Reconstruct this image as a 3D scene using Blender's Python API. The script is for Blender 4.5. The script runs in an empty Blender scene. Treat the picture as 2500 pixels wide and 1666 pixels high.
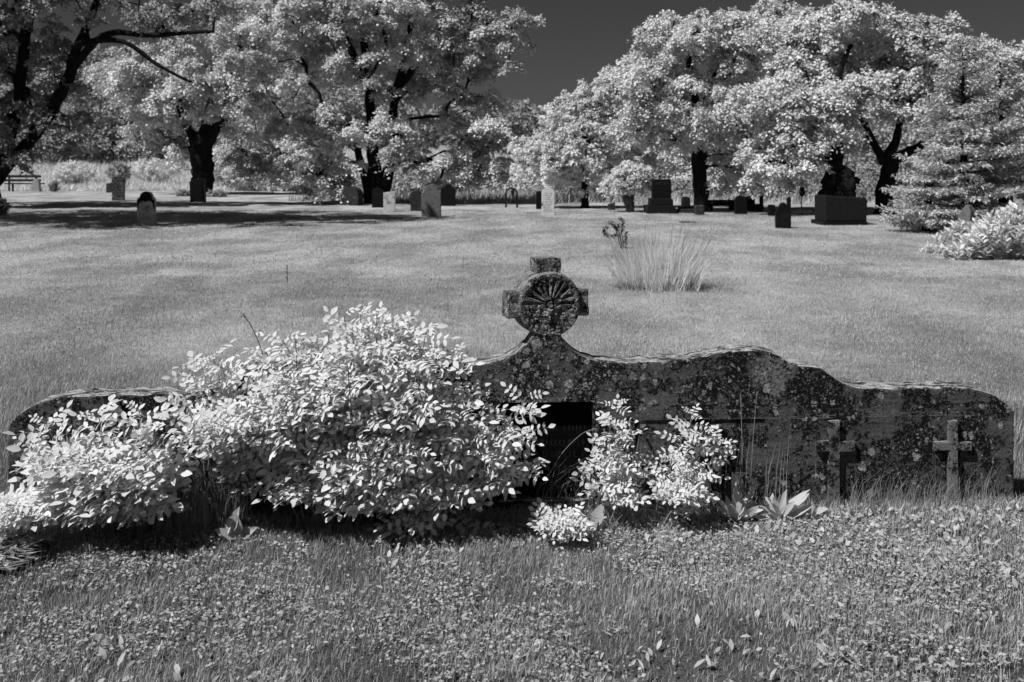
import bpy, bmesh, math
import numpy as np
from mathutils import Vector, Matrix

# ------------------------------------------------------------------ camera, world, sun
SC = bpy.context.scene
COL = SC.collection
LENS = 35.0
F = 2500 * LENS / 36.0            # focal length in photo pixels
CAMZ, HOR = 1.5, 400.0
cd = bpy.data.cameras.new('camera'); cam = bpy.data.objects.new('camera', cd); COL.objects.link(cam)
cam.location = (0, 0, CAMZ); cam.rotation_euler = (math.pi / 2, 0, 0)
cd.lens = LENS; cd.sensor_width = 36; cd.clip_end = 3000; cd.clip_start = 0.1
cd.shift_y = -(833 - HOR) / 2500
cd.dof.use_dof = True; cd.dof.focus_distance = 4.2; cd.dof.aperture_fstop = 6.3
SC.camera = cam
SUN = Vector((-0.50, -0.34, 0.79)).normalized()
W = bpy.data.worlds.new("World"); SC.world = W; W.use_nodes = True
nt = W.node_tree; nt.nodes.clear()
sky = nt.nodes.new('ShaderNodeTexSky'); sky.sky_type = 'NISHITA'; sky.sun_disc = False
sky.sun_elevation = math.asin(SUN.z); sky.sun_rotation = math.atan2(SUN.x, SUN.y)
sep = nt.nodes.new('ShaderNodeSeparateColor')
bg = nt.nodes.new('ShaderNodeBackground'); bg.inputs[1].default_value = 0.05
wo = nt.nodes.new('ShaderNodeOutputWorld')
# infrared film sees only the long-wave end of the sky: the red channel on its own
pw = nt.nodes.new('ShaderNodeMath'); pw.operation = 'MULTIPLY'; pw.inputs[1].default_value = 0.35
cmb = nt.nodes.new('ShaderNodeCombineColor')
nt.links.new(sky.outputs[0], sep.inputs[0]); nt.links.new(sep.outputs[0], pw.inputs[0])
for k in range(3): nt.links.new(pw.outputs[0], cmb.inputs[k])
nt.links.new(cmb.outputs[0], bg.inputs[0]); nt.links.new(bg.outputs[0], wo.inputs[0])
sl = bpy.data.lights.new('sun', 'SUN'); sl.energy = 4.9; sl.angle = math.radians(0.5); sl.color = (1, 1, 1)
so = bpy.data.objects.new('sun', sl); COL.objects.link(so)
so.rotation_euler = (-SUN).to_track_quat('-Z', 'Y').to_euler(); so.location = (-10, -8, 20)
vs = SC.view_settings
SC.display_settings.display_device = 'sRGB'
vs.view_transform = 'Standard'; vs.look = 'None'; vs.gamma = 1; vs.exposure = 0
try: vs.use_curve_mapping = False
except Exception: pass
SC.cycles.max_bounces = 7; SC.cycles.diffuse_bounces = 5; SC.cycles.transmission_bounces = 4
SC.cycles.glossy_bounces = 2; SC.cycles.transparent_max_bounces = 4

# ------------------------------------------------------------------ helpers
def rng(s): return np.random.default_rng(s)
def at(px, py, Y): return np.array([(px - 1250) / F * Y, Y, CAMZ - (py - HOR) / F * Y])
def gY(py): return CAMZ * F / (py - HOR)

def vnoise(x, y, seed=0):
    x = np.asarray(x, float); y = np.asarray(y, float)
    xi = np.floor(x); yi = np.floor(y); fx = x - xi; fy = y - yi
    fx = fx * fx * (3 - 2 * fx); fy = fy * fy * (3 - 2 * fy)
    def h(a, b):
        v = np.sin(a * 127.1 + b * 311.7 + seed * 74.7) * 43758.5453
        return v - np.floor(v)
    return (h(xi, yi) * (1 - fx) + h(xi + 1, yi) * fx) * (1 - fy) + (h(xi, yi + 1) * (1 - fx) + h(xi + 1, yi + 1) * fx) * fy
def fbm(x, y, seed=0, o=3):
    s = 0; a = 0.5; t = 0
    for k in range(o):
        s = s + a * vnoise(x * 2 ** k, y * 2 ** k, seed + k); t += a; a *= 0.5
    return s / t
def sstep(a, b, x):
    t = np.clip((x - a) / (b - a), 0, 1); return t * t * (3 - 2 * t)
def G(x, y):
    x = np.asarray(x, float); y = np.asarray(y, float)
    z = (fbm(x * 0.45, y * 0.45, 5) - 0.5) * 0.07 * sstep(5.5, 10, y)
    z = z + (fbm(x * 2.2, y * 2.2, 9) - 0.5) * 0.025
    z = z + sstep(54, 78, y + 0.12 * x) * 2.3 * sstep(14, -6, x)
    return z

def tag(o, label=None, cat=None, group=None, kind=None):
    if label: o['label'] = label
    if cat: o['category'] = cat
    if group: o['group'] = group
    if kind: o['kind'] = kind
    return o
def empty(name, loc, label=None, cat=None, group=None):
    o = bpy.data.objects.new(name, None); COL.objects.link(o); o.location = loc
    o.empty_display_size = 0.2
    return tag(o, label, cat, group)
def link(name, me, mat, parent=None, loc=None):
    o = bpy.data.objects.new(name, me); COL.objects.link(o)
    if mat is not None: me.materials.append(mat)
    if parent is not None:
        o.parent = parent
        # meshes are given in world space: keep them there under an un-rotated parent
    return o
def np_mesh(name, V, FC, mat, parent=None, smooth=False, rnd=None, origin=None):
    """V (n,3) world coords, FC (m,k) faces"""
    V = np.asarray(V, dtype=np.float64).reshape(-1, 3)
    off = np.zeros(3)
    if origin is not None: off = np.array(origin, float)
    elif parent is not None:
        p = parent
        while p is not None: off = off + np.array(p.location); p = p.parent
    FC = np.asarray(FC, dtype=np.int32); m, k = FC.shape
    me = bpy.data.meshes.new(name)
    me.vertices.add(len(V)); me.vertices.foreach_set('co', (V - off).astype(np.float32).ravel())
    me.loops.add(m * k); me.loops.foreach_set('vertex_index', FC.ravel())
    me.polygons.add(m); me.polygons.foreach_set('loop_start', np.arange(0, m * k, k, dtype=np.int32))
    if smooth: me.polygons.foreach_set('use_smooth', np.ones(m, dtype=bool))
    if rnd is not None:
        a = me.attributes.new('rnd', 'FLOAT', 'FACE'); a.data.foreach_set('value', np.asarray(rnd, np.float32))
    me.update(calc_edges=True)
    o = link(name, me, mat, parent)
    if parent is None: o.location = off
    return o

# ---------- materials
def new_mat(name):
    m = bpy.data.materials.new(name); m.use_nodes = True; m.node_tree.nodes.clear(); return m, m.node_tree
class N:
    def __init__(s, t): s.t = t
    def n(s, typ, **kw):
        d = s.t.nodes.new('ShaderNode' + typ)
        for k, v in kw.items(): setattr(d, k, v)
        return d
    def l(s, a, b): s.t.links.new(a, b)
    def math(s, op, a, b=None, clamp=False):
        d = s.n('Math', operation=op); d.use_clamp = clamp
        for i, v in enumerate((a, b)):
            if v is None: continue
            if hasattr(v, 'links'): s.l(v, d.inputs[i])
            else: d.inputs[i].default_value = v
        return d.outputs[0]
    def mix(s, f, a, b):
        d = s.n('Mix', data_type='FLOAT')
        for i, v in ((0, f), (2, a), (3, b)):
            if hasattr(v, 'links'): s.l(v, d.inputs[i])
            else: d.inputs[i].default_value = v
        return d.outputs[0]
    def ss(s, v, a, b):
        d = s.n('MapRange', interpolation_type='SMOOTHSTEP')
        s.l(v, d.inputs[0]); d.inputs[1].default_value = a; d.inputs[2].default_value = b
        return d.outputs[0]
    def noise(s, vec, scale, detail=4, rough=0.55):
        d = s.n('TexNoise'); d.inputs['Scale'].default_value = scale; d.inputs['Detail'].default_value = detail
        d.inputs['Roughness'].default_value = rough; s.l(vec, d.inputs['Vector']); return d.outputs[0]
    def vor(s, vec, scale, rnd=1.0, feature='F1'):
        d = s.n('TexVoronoi', feature=feature); d.inputs['Scale'].default_value = scale
        d.inputs['Randomness'].default_value = rnd; s.l(vec, d.inputs['Vector']); return d
    def scale(s, vec, x, y, z, off=(0, 0, 0)):
        d = s.n('Mapping'); d.inputs['Scale'].default_value = (x, y, z); d.inputs['Location'].default_value = off
        s.l(vec, d.inputs[0]); return d.outputs[0]

def leaf_mat(name, lo, hi, trans=0.4, gloss=0.25, tw=None):
    m, t = new_mat(name); q = N(t)
    at_ = q.n('Attribute', attribute_name='rnd')
    v = q.mix(at_.outputs['Fac'], lo, hi)
    c = q.n('CombineColor'); [q.l(v, c.inputs[i]) for i in range(3)]
    d = q.n('BsdfDiffuse'); q.l(c.outputs[0], d.inputs[0])
    tr = q.n('BsdfTranslucent'); q.l(c.outputs[0], tr.inputs[0])
    mx = q.n('MixShader'); mx.inputs[0].default_value = trans
    q.l(d.outputs[0], mx.inputs[1]); q.l(tr.outputs[0], mx.inputs[2])
    g = q.n('BsdfGlossy'); g.inputs['Roughness'].default_value = 0.45; g.inputs[0].default_value = (0.8, 0.8, 0.8, 1)
    fr = q.n('Fresnel'); fr.inputs[0].default_value = 1.4
    ff = q.math('MULTIPLY', fr.outputs[0], gloss)
    mx2 = q.n('MixShader'); q.l(ff, mx2.inputs[0]); q.l(mx.outputs[0], mx2.inputs[1]); q.l(g.outputs[0], mx2.inputs[2])
    o = q.n('OutputMaterial'); q.l(mx2.outputs[0], o.inputs[0]); return m

def stone_mat(name, base, dark, blotch=3.0, blotch_amt=0.5, lichen=0.3, lcol=0.36, strata=0.0, bump=0.6,
              center=None, center2=None, rough=0.9, spec=0.2, cracks=None, topl=0.0, lichen_scale=16):
    m, t = new_mat(name); q = N(t)
    pos = q.n('NewGeometry').outputs['Position']
    nA = q.noise(pos, blotch, 7, 0.62); nB = q.noise(pos, blotch * 7, 6, 0.7); nC = q.noise(pos, 150, 4, 0.7)
    st = q.noise(q.scale(pos, 2, 2, 42), 1.0, 6, 0.7)
    f = q.math('ADD', q.math('MULTIPLY', nA, 0.6), q.math('MULTIPLY', nB, 0.4))
    ctr = 0.505 + (0.5 - blotch_amt) * 0.4; mask = q.ss(f, ctr - .012, ctr + .025)
    mask = q.math('SUBTRACT', 1.0, mask)                   # 1 = bare stone, 0 = black growth
    bare = q.mix(q.ss(nC, 0.3, 0.7), base * 0.7, base * 1.3)
    bare = q.math('MULTIPLY', bare, q.mix(q.ss(nB, 0.3, 0.7), 0.7, 1.35))
    if strata: bare = q.math('MULTIPLY', bare, q.mix(q.ss(st, 0.35, 0.65), 1 - strata, 1 + strata))
    speck = q.ss(q.noise(pos, 80, 5, 0.85), 0.55, 0.60)
    blk = q.mix(speck, dark * 0.5, base * 1.5)
    col = q.mix(mask, blk, bare)
    bh = q.math('ADD', q.math('MULTIPLY', nB, 0.5), q.math('MULTIPLY', nC, 0.25))
    bh = q.math('ADD', bh, q.math('MULTIPLY', mask, -0.12))
    if lichen > 0:
        warp = q.n('VectorMath', operation='ADD')
        sc_ = q.n('VectorMath', operation='SCALE'); sc_.inputs['Scale'].default_value = 0.045
        nz = q.n('TexNoise'); nz.inputs['Detail'].default_value = 5; nz.inputs['Roughness'].default_value = .7; nz.inputs['Scale'].default_value = 22; q.l(pos, nz.inputs['Vector'])
        q.l(nz.outputs['Color'], sc_.inputs[0]); q.l(pos, warp.inputs[0]); q.l(sc_.outputs[0], warp.inputs[1])
        wp = warp.outputs[0]
        dens = lichen
        if center is not None:
            dv = q.n('VectorMath', operation='DISTANCE'); q.l(pos, dv.inputs[0]); dv.inputs[1].default_value = center
            near = q.math('SUBTRACT', 1.0, q.ss(dv.outputs['Value'], 0.12, 0.75))
            dens = q.math('ADD', lichen, q.math('MULTIPLY', near, 1.15))
            if center2 is not None:
                d2 = q.n('VectorMath', operation='DISTANCE'); q.l(pos, d2.inputs[0]); d2.inputs[1].default_value = center2
                crust = q.math('SUBTRACT', 1.0, q.ss(q.math('ADD', d2.outputs['Value'], q.math('MULTIPLY', q.math('SUBTRACT', q.noise(pos, 14, 6, .7), .5), .28)), .05, .10))
                crust = q.math('MULTIPLY', crust, q.ss(q.noise(pos, 75, 4, .8), .42, .52))
                col = q.mix(q.math('MULTIPLY', crust, .8), col, lcol * .62)
        patch = q.math('MULTIPLY', q.ss(nA, 0.38, 0.62), 0.5)
        tot = None
        for scl, r0, w in ((lichen_scale, 0.42, 1.0), (lichen_scale * 2.3, 0.36, 0.8), (lichen_scale * 5, 0.33, 0.8)):
            vv = q.vor(wp, scl)
            sp = q.n('SeparateColor'); q.l(vv.outputs['Color'], sp.inputs[0])
            thr = q.math('ADD', dens, patch) if not isinstance(dens, float) else q.math('ADD', patch, dens)
            on = q.math('LESS_THAN', sp.outputs[0], q.math('MULTIPLY', thr, 0.30 if scl == lichen_scale else 0.55))
            rad = q.math('MULTIPLY', q.math('ADD', sp.outputs[1], 0.4), r0)
            dd = q.math('DIVIDE', vv.outputs['Distance'], rad)
            disc = q.math('SUBTRACT', 1.0, q.ss(q.math('ADD', dd, q.math('MULTIPLY', q.math('SUBTRACT', q.noise(pos, 48, 5, .75), .5), 1.3)), 0.8, 1.0))
            ring = q.math('ADD', 0.62, q.math('MULTIPLY', q.math('MULTIPLY', dd, dd), 0.5))
            s_ = q.math('MULTIPLY', q.math('MULTIPLY', disc, on), q.math('MULTIPLY', ring, q.math('MULTIPLY', q.mix(q.ss(q.noise(pos, 60, 4, .75), .4, .6), .45, 1.15), w)))
            tot = s_ if tot is None else q.math('MAXIMUM', tot, s_)
        lc = q.math('MULTIPLY', q.mix(q.ss(nC, 0.3, 0.7), lcol * 0.65, lcol * 1.2), q.math('ADD', tot, 0.1))
        on = q.ss(tot, 0.2, 0.4)
        col = q.mix(on, col, lc)
        bh = q.math('ADD', bh, q.math('MULTIPLY', tot, 0.25))
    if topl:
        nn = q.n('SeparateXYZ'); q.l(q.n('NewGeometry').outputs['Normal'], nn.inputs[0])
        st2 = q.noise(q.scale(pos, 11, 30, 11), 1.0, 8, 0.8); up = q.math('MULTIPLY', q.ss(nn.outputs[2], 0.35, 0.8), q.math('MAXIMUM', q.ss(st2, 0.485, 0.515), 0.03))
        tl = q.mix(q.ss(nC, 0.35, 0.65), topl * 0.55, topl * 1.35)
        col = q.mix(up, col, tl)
    if cracks:
        sx = q.n('SeparateXYZ'); q.l(pos, sx.inputs[0])
        for (x0, x1, z0, amp, th, cc, sl_) in cracks:
            nzv = q.noise(q.scale(pos, 1, 1, 0, (x0 * 3.1, z0 * 7, 0)), 3.0, 9, 0.72)
            zz = q.math('ADD', q.math('MULTIPLY', q.math('SUBTRACT', nzv, 0.5), amp), z0)
            zz = q.math('ADD', zz, q.math('MULTIPLY', q.math('SUBTRACT', sx.outputs[0], x0), sl_))
            dz = q.math('ABSOLUTE', q.math('SUBTRACT', sx.outputs[2], zz))
            ln = q.math('SUBTRACT', 1.0, q.ss(dz, th * 0.4, th))
            inx = q.math('MULTIPLY', q.math('GREATER_THAN', sx.outputs[0], x0), q.math('LESS_THAN', sx.outputs[0], x1))
            brk = q.ss(q.noise(pos, 16, 5, 0.75), 0.44, 0.54)
            ln = q.math('MULTIPLY', q.math('MULTIPLY', ln, inx), brk)
            col = q.mix(ln, col, cc)
            bh = q.math('ADD', bh, q.math('MULTIPLY', ln, -0.12 if cc < 0.1 else 0.03))
    c = q.n('CombineColor'); [q.l(col, c.inputs[i]) for i in range(3)]
    b = q.n('BsdfPrincipled'); q.l(c.outputs[0], b.inputs['Base Color'])
    b.inputs['Roughness'].default_value = rough; b.inputs['Specular IOR Level'].default_value = spec
    bp = q.n('Bump'); bp.inputs['Strength'].default_value = bump; bp.inputs['Distance'].default_value = 0.02
    q.l(bh, bp.inputs['Height']); q.l(bp.outputs[0], b.inputs['Normal'])
    o = q.n('OutputMaterial'); q.l(b.outputs[0], o.inputs[0]); return m

def plain_mat(name, v, rough=0.8, var=0.3, scale=8.0, bump=0.3, spec=0.2):
    m, t = new_mat(name); q = N(t)
    pos = q.n('NewGeometry').outputs['Position']
    nA = q.noise(pos, scale, 6, 0.65)
    col = q.mix(q.ss(nA, 0.3, 0.7), v * (1 - var), v * (1 + var))
    c = q.n('CombineColor'); [q.l(col, c.inputs[i]) for i in range(3)]
    b = q.n('BsdfPrincipled'); q.l(c.outputs[0], b.inputs['Base Color'])
    b.inputs['Roughness'].default_value = rough; b.inputs['Specular IOR Level'].default_value = spec
    bp = q.n('Bump'); bp.inputs['Strength'].default_value = bump; bp.inputs['Distance'].default_value = 0.03
    q.l(nA, bp.inputs['Height']); q.l(bp.outputs[0], b.inputs['Normal'])
    o = q.n('OutputMaterial'); q.l(b.outputs[0], o.inputs[0]); return m

def bark_mat(name, v):
    m, t = new_mat(name); q = N(t)
    pos = q.n('NewGeometry').outputs['Position']
    nA = q.noise(q.scale(pos, 9, 9, 1.6), 1.0, 6, 0.7); nB = q.noise(pos, 2.0, 3)
    col = q.math('MULTIPLY', q.mix(q.ss(nA, 0.35, 0.65), v * 0.4, v * 1.5), q.mix(nB, 0.6, 1.4))
    c = q.n('CombineColor'); [q.l(col, c.inputs[i]) for i in range(3)]
    b = q.n('BsdfPrincipled'); q.l(c.outputs[0], b.inputs['Base Color']); b.inputs['Roughness'].default_value = 0.95
    b.inputs['Specular IOR Level'].default_value = 0.1
    bp = q.n('Bump'); bp.inputs['Strength'].default_value = 0.9; bp.inputs['Distance'].default_value = 0.06
    q.l(nA, bp.inputs['Height']); q.l(bp.outputs[0], b.inputs['Normal'])
    o = q.n('OutputMaterial'); q.l(b.outputs[0], o.inputs[0]); return m

def ground_mat():
    m, t = new_mat('lawn_turf'); q = N(t)
    pos = q.n('NewGeometry').outputs['Position']
    a = q.noise(q.scale(pos, 0.7, 0.4, 1), 1.0, 5, 0.6); b_ = q.noise(pos, 6, 6, 0.75); c_ = q.noise(pos, 45, 4, 0.8)
    v = q.mix(q.ss(a, 0.38, 0.62), 0.29, 0.52)
    sy = q.n('SeparateXYZ'); q.l(pos, sy.inputs[0]); v = q.math('MULTIPLY', v, q.mix(q.ss(sy.outputs[1], 5.0, 9.0), .26, 1.0))   # bare thatch in the rough near strip
    v = q.math('MULTIPLY', v, q.mix(q.ss(b_, 0.3, 0.7), 0.78, 1.2))
    v = q.math('MULTIPLY', v, q.mix(q.ss(c_, 0.35, 0.65), 0.7, 1.25))
    c = q.n('CombineColor'); [q.l(v, c.inputs[i]) for i in range(3)]
    d = q.n('BsdfDiffuse'); q.l(c.outputs[0], d.inputs[0])
    bp = q.n('Bump'); bp.inputs['Strength'].default_value = 0.7; bp.inputs['Distance'].default_value = 0.05
    q.l(q.math('ADD', c_, b_), bp.inputs['Height']); q.l(bp.outputs[0], d.inputs['Normal'])
    o = q.n('OutputMaterial'); q.l(d.outputs[0], o.inputs[0]); return m

M = {}
M['turf'] = ground_mat()
M['grass'] = leaf_mat('grass_blade', 0.24, 0.86, 0.36, 0.15)
M['weed'] = leaf_mat('clover_leaf', 0.30, 0.72, 0.36, 0.1)
M['meadow'] = leaf_mat('meadow_grass', 0.62, 0.95, 0.42, 0.1)
M['dry'] = leaf_mat('dry_grass', 0.18, 0.5, 0.35, 0.1)
M['deadg'] = leaf_mat('dead_thatch', 0.05, 0.3, 0.2, 0.05)
M['rose'] = leaf_mat('rose_leaf', 0.66, 0.90, 0.38, 0.25)
M['dockl'] = leaf_mat('dock_leaf', 0.5, 0.72, 0.35, 0.3)
M['treep'] = leaf_mat('tree_leaf_pale', 0.66, 0.92, 0.36, 0.12)
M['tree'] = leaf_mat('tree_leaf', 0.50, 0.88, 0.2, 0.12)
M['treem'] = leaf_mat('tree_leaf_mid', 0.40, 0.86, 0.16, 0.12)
M['treed'] = leaf_mat('tree_leaf_shaded', 0.20, 0.46, 0.2, 0.1)  # leaning tree's shade put into the leaf colour; dark thickets share it
M['needle'] = leaf_mat('spruce_needle', 0.34, 0.72, 0.10, 0.1)
M['twig'] = plain_mat('green_stem', 0.28, 0.7)
M['bark'] = bark_mat('bark', 0.012)
M['barkl'] = bark_mat('pale_bark', 0.10)
M['granite'] = plain_mat('black_granite', 0.006, 0.55, 0.5, 30, 0.1, 0.12)
M['granite2'] = plain_mat('rough_dark_granite', 0.014, 0.85, 0.5, 25, 0.5, 0.08)
M['engr'] = plain_mat('engraving_grey', 0.035, 0.9, 0.3, 40)
M['engd'] = plain_mat('engraving_dark', 0.03, 0.9, 0.5, 40)
M['marble'] = stone_mat('weathered_marble', 0.55, 0.05, 5, 0.3, 0.0, strata=0.1)
M['marbled'] = stone_mat('stained_marble', 0.5, 0.03, 4.0, 0.38, 0.0)
M['grey'] = stone_mat('grey_stone', 0.14, 0.06, 14, 0.36, 0.25, 0.3, lichen_scale=9)
M['greyd'] = stone_mat('dark_grey_stone', 0.028, 0.02, 5, 0.4, 0.1, 0.2, lichen_scale=9)
M['pale'] = stone_mat('pale_stone', 0.30, 0.12, 4, 0.25, 0.1, 0.4, lichen_scale=9)
M['carved'] = stone_mat('carved_stone', 0.09, 0.012, 12, 0.5, 0.1, 0.3, lichen_scale=9)
M['wood'] = plain_mat('dark_bench_wood', 0.02, 0.7, 0.4, 10)
M['iron'] = plain_mat('black_iron', 0.012, 0.5, 0.2, 10)
M['lich'] = plain_mat('crusty_lichen', 0.42, 0.95, 0.45, 120, 0.8, 0.05)

# ------------------------------------------------------------------ ground
def build_ground():
    ys = np.concatenate([np.linspace(-6, 2, 9), np.linspace(2.2, 12, 110), np.linspace(12.3, 40, 140), np.linspace(41, 110, 60), np.array([140, 200, 320, 600, 1200])])
    us = np.linspace(-1, 1, 181)
    Y, U = np.meshgrid(ys, us, indexing='ij')
    wd = np.maximum(16, np.abs(Y) * 1.1 + 6)
    X = U * wd
    Z = G(X, Y)
    V = np.stack([X, Y, Z], -1).reshape(-1, 3)
    nr, nc = Y.shape
    i = np.arange(nr - 1)[:, None] * nc + np.arange(nc - 1)[None]
    FC = np.stack([i, i + 1, i + nc + 1, i + nc], -1).reshape(-1, 4)
    o = np_mesh('lawn_ground', V, FC, M['turf'], smooth=True); tag(o, kind='structure')
build_ground()

# ------------------------------------------------------------------ grass
def blades(x, y, L, Wd, seg2, seed, lean=0.45, wind=(0.15, 0.0)):
    r = rng(seed); n = len(x); z = G(x, y)
    a = r.uniform(0, 2 * np.pi, n); lx = np.cos(a) * r.uniform(0, lean, n) + wind[0]; ly = np.sin(a) * r.uniform(0, lean, n) + wind[1]
    b = r.uniform(0, np.pi, n); wx = np.cos(b) * Wd / 2; wy = np.sin(b) * Wd / 2
    B = np.stack([x, y, z - 0.005], -1); D = np.stack([wx, wy, np.zeros(n)], -1)
    T = B + np.stack([lx * L, ly * L, L * (1 - 0.3 * (lx ** 2 + ly ** 2))], -1)
    rn = np.clip(r.normal(0.42, 0.24, n) + (fbm(x * .8, y * .5, 3) - 0.5) * .6 + .07 * np.sin(x * 4.2 + .5 * y * 0 + 3 * fbm(x * .3, y * .2, 8)) * (y > 6) + (fbm(x * 3, y * 4, 6) - 0.5) * .5, 0, 1)
    if seg2:
        Mi = B + np.stack([lx * L * 0.3, ly * L * 0.3, L * 0.55], -1)
        V = np.stack([B - D, B + D, Mi + D * 0.8, Mi - D * 0.8, T], 1).reshape(-1, 3)
        i = np.arange(n) * 5
        FC = np.concatenate([np.stack([i, i + 1, i + 2], -1), np.stack([i, i + 2, i + 3], -1), np.stack([i + 3, i + 2, i + 4], -1)])
        return V, FC, np.tile(rn, 3)
    V = np.stack([B - D, B + D, T], 1).reshape(-1, 3)
    i = np.arange(n) * 3
    return V, np.stack([i, i + 1, i + 2], -1), rn
def scatter(n, y0, y1, seed, k=0.56, pad=1.9):
    n = int(n * (k * (y0 + y1) / 2 + pad) / (.545 * (y0 + y1) / 2 + .4)); r = rng(seed)
    y = np.sqrt(r.uniform(y0 * y0, y1 * y1, n)); x = r.uniform(-1, 1, n) * (y * k + pad); return x, y
def merge(parts):
    Vs, Fs, Rs = [], [], []; o = 0
    for V, FC, R in parts:
        Vs.append(V); Fs.append(FC + o); Rs.append(R); o += len(V)
    return np.concatenate(Vs), np.concatenate(Fs), np.concatenate(Rs)

# wall base line (needed for clearing and for the wall itself)
YL, YR = 4.15, 4.38
XL = (18 - 1250) / F * YL; XR = (2477 - 1250) / F * YR
KW = (YR - YL) / (XR - XL); DW = np.array([XR - XL, YR - YL, 0]); LW = np.linalg.norm(DW); DW = DW / LW
NW = np.array([-DW[1], DW[0], 0])       # points to the back of the wall
def wallY(x): return YL + KW * (x - XL)
def onwall(px, py):
    Y = (YL - KW * XL) / (1 - KW * (px - 1250) / F)
    p = at(px, py, Y); u = (p[0] - XL) / DW[0]; return u, p[2]
def wpt(u, z, w=0.0): return np.array([XL, YL, 0]) + DW * u + NW * w + np.array([0, 0, z])

def build_grass():
    parts = []
    x, y = scatter(190000, 2.5, 4.75, 11); dn = fbm(x * 5, y * 5, 25); kk = rng(26).uniform(0, 1, len(x)) < np.clip((dn - .25) * 2.8, .45, 1); x, y = x[kk], y[kk]
    keep = ~((x > XL - .02) & (x < XR + .02) & (y > wallY(x) - .01) & (y < wallY(x) + .15))
    x, y = x[keep], y[keep]
    r = rng(12); n = len(x)
    h = 0.016 + 0.024 * fbm(x * 2.0, y * 2.0, 21) + r.uniform(-.008, 0.02, n)
    dw = np.abs(y - wallY(x)); h = h * (1 + 0.8 * (dw < 0.13) * (y < wallY(x)))
    parts.append(blades(x, y, h, r.uniform(.0014, .0034, n), True, 13, .75))
    x, y = scatter(60000, 4.7, 6.6, 14); r = rng(15)
    parts.append(blades(x, y, 0.035 + r.uniform(0, .04, len(x)), r.uniform(.003, .005, len(x)), False, 16))
    x, y = scatter(260000, 6.3, 13, 17); r = rng(18)
    parts.append(blades(x, y, 0.012 + .024 * fbm(x * 1.2, y * 1.2, 4) + r.uniform(0, .014, len(x)), r.uniform(.003, .007, len(x)), False, 19))
    x, y = scatter(200000, 12.5, 32, 20); r = rng(22)
    parts.append(blades(x, y, 0.018 + r.uniform(0, .025, len(x)), r.uniform(.006, .016, len(x)), False, 23))
    V, FC, R = merge(parts)
    o = np_mesh('lawn_grass', V, FC, M['grass'], rnd=R); tag(o, kind='stuff')
build_grass()

def leaflets(P, D, Nn, L, Wd, seed, fold=0.25, curl=0.15):
    """flat-ish folded leaves: P base (n,3), D direction, Nn normal; 6 tri fan each"""
    n = len(P); D = D / np.linalg.norm(D, axis=1, keepdims=True)
    S = np.cross(D, Nn); S /= np.maximum(np.linalg.norm(S, axis=1, keepdims=True), 1e-6); U = np.cross(S, D)
    L = np.broadcast_to(L, n)[:, None]; Wd = np.broadcast_to(Wd, n)[:, None]
    pts = []
    for t, w in ((0, 0), (.2, .33), (.5, .5), (.82, .27), (1, 0)):
        c = P + D * L * t - U * L * curl * t * t
        pts.append((c, w))
    V = [pts[0][0]]
    for c, w in pts[1:4]:
        V += [c - S * Wd * w + U * Wd * w * fold, c, c + S * Wd * w + U * Wd * w * fold]
    V.append(pts[4][0])
    V = np.stack(V, 1).reshape(-1, 3)
    T = [(0, 2, 1), (0, 3, 2)]
    for k in (1, 4): T += [(k, k + 1, k + 4), (k, k + 4, k + 3), (k + 1, k + 2, k + 5), (k + 1, k + 5, k + 4)]
    T += [(7, 8, 10), (8, 9, 10)]
    T = np.array(T)[:, ::1]
    FC = (np.arange(n)[:, None, None] * 11 + T[None]).reshape(-1, 3)
    r = rng(seed).uniform(0, 1, n)
    return V, FC, np.repeat(r, 12)
def rhomb(P, D, Nn, L, Wd, seed, fold=0.3, mean=0.5, sd=0.28):
    n = len(P); D = D / np.linalg.norm(D, axis=1, keepdims=True)
    S = np.cross(D, Nn); S /= np.maximum(np.linalg.norm(S, axis=1, keepdims=True), 1e-6); U = np.cross(S, D)
    L = np.broadcast_to(L, n)[:, None]; Wd = np.broadcast_to(Wd, n)[:, None]
    m = P + D * L * 0.5 + U * Wd * fold * .5
    V = np.stack([P, m - S * Wd * .5, P + D * L, m + S * Wd * .5], 1).reshape(-1, 3)
    i = np.arange(n) * 4
    FC = np.concatenate([np.stack([i, i + 3, i + 2], -1), np.stack([i, i + 2, i + 1], -1)])
    r = np.clip(rng(seed).normal(mean, sd, n), 0, 1)
    return V, FC, np.tile(r, 2)

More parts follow.
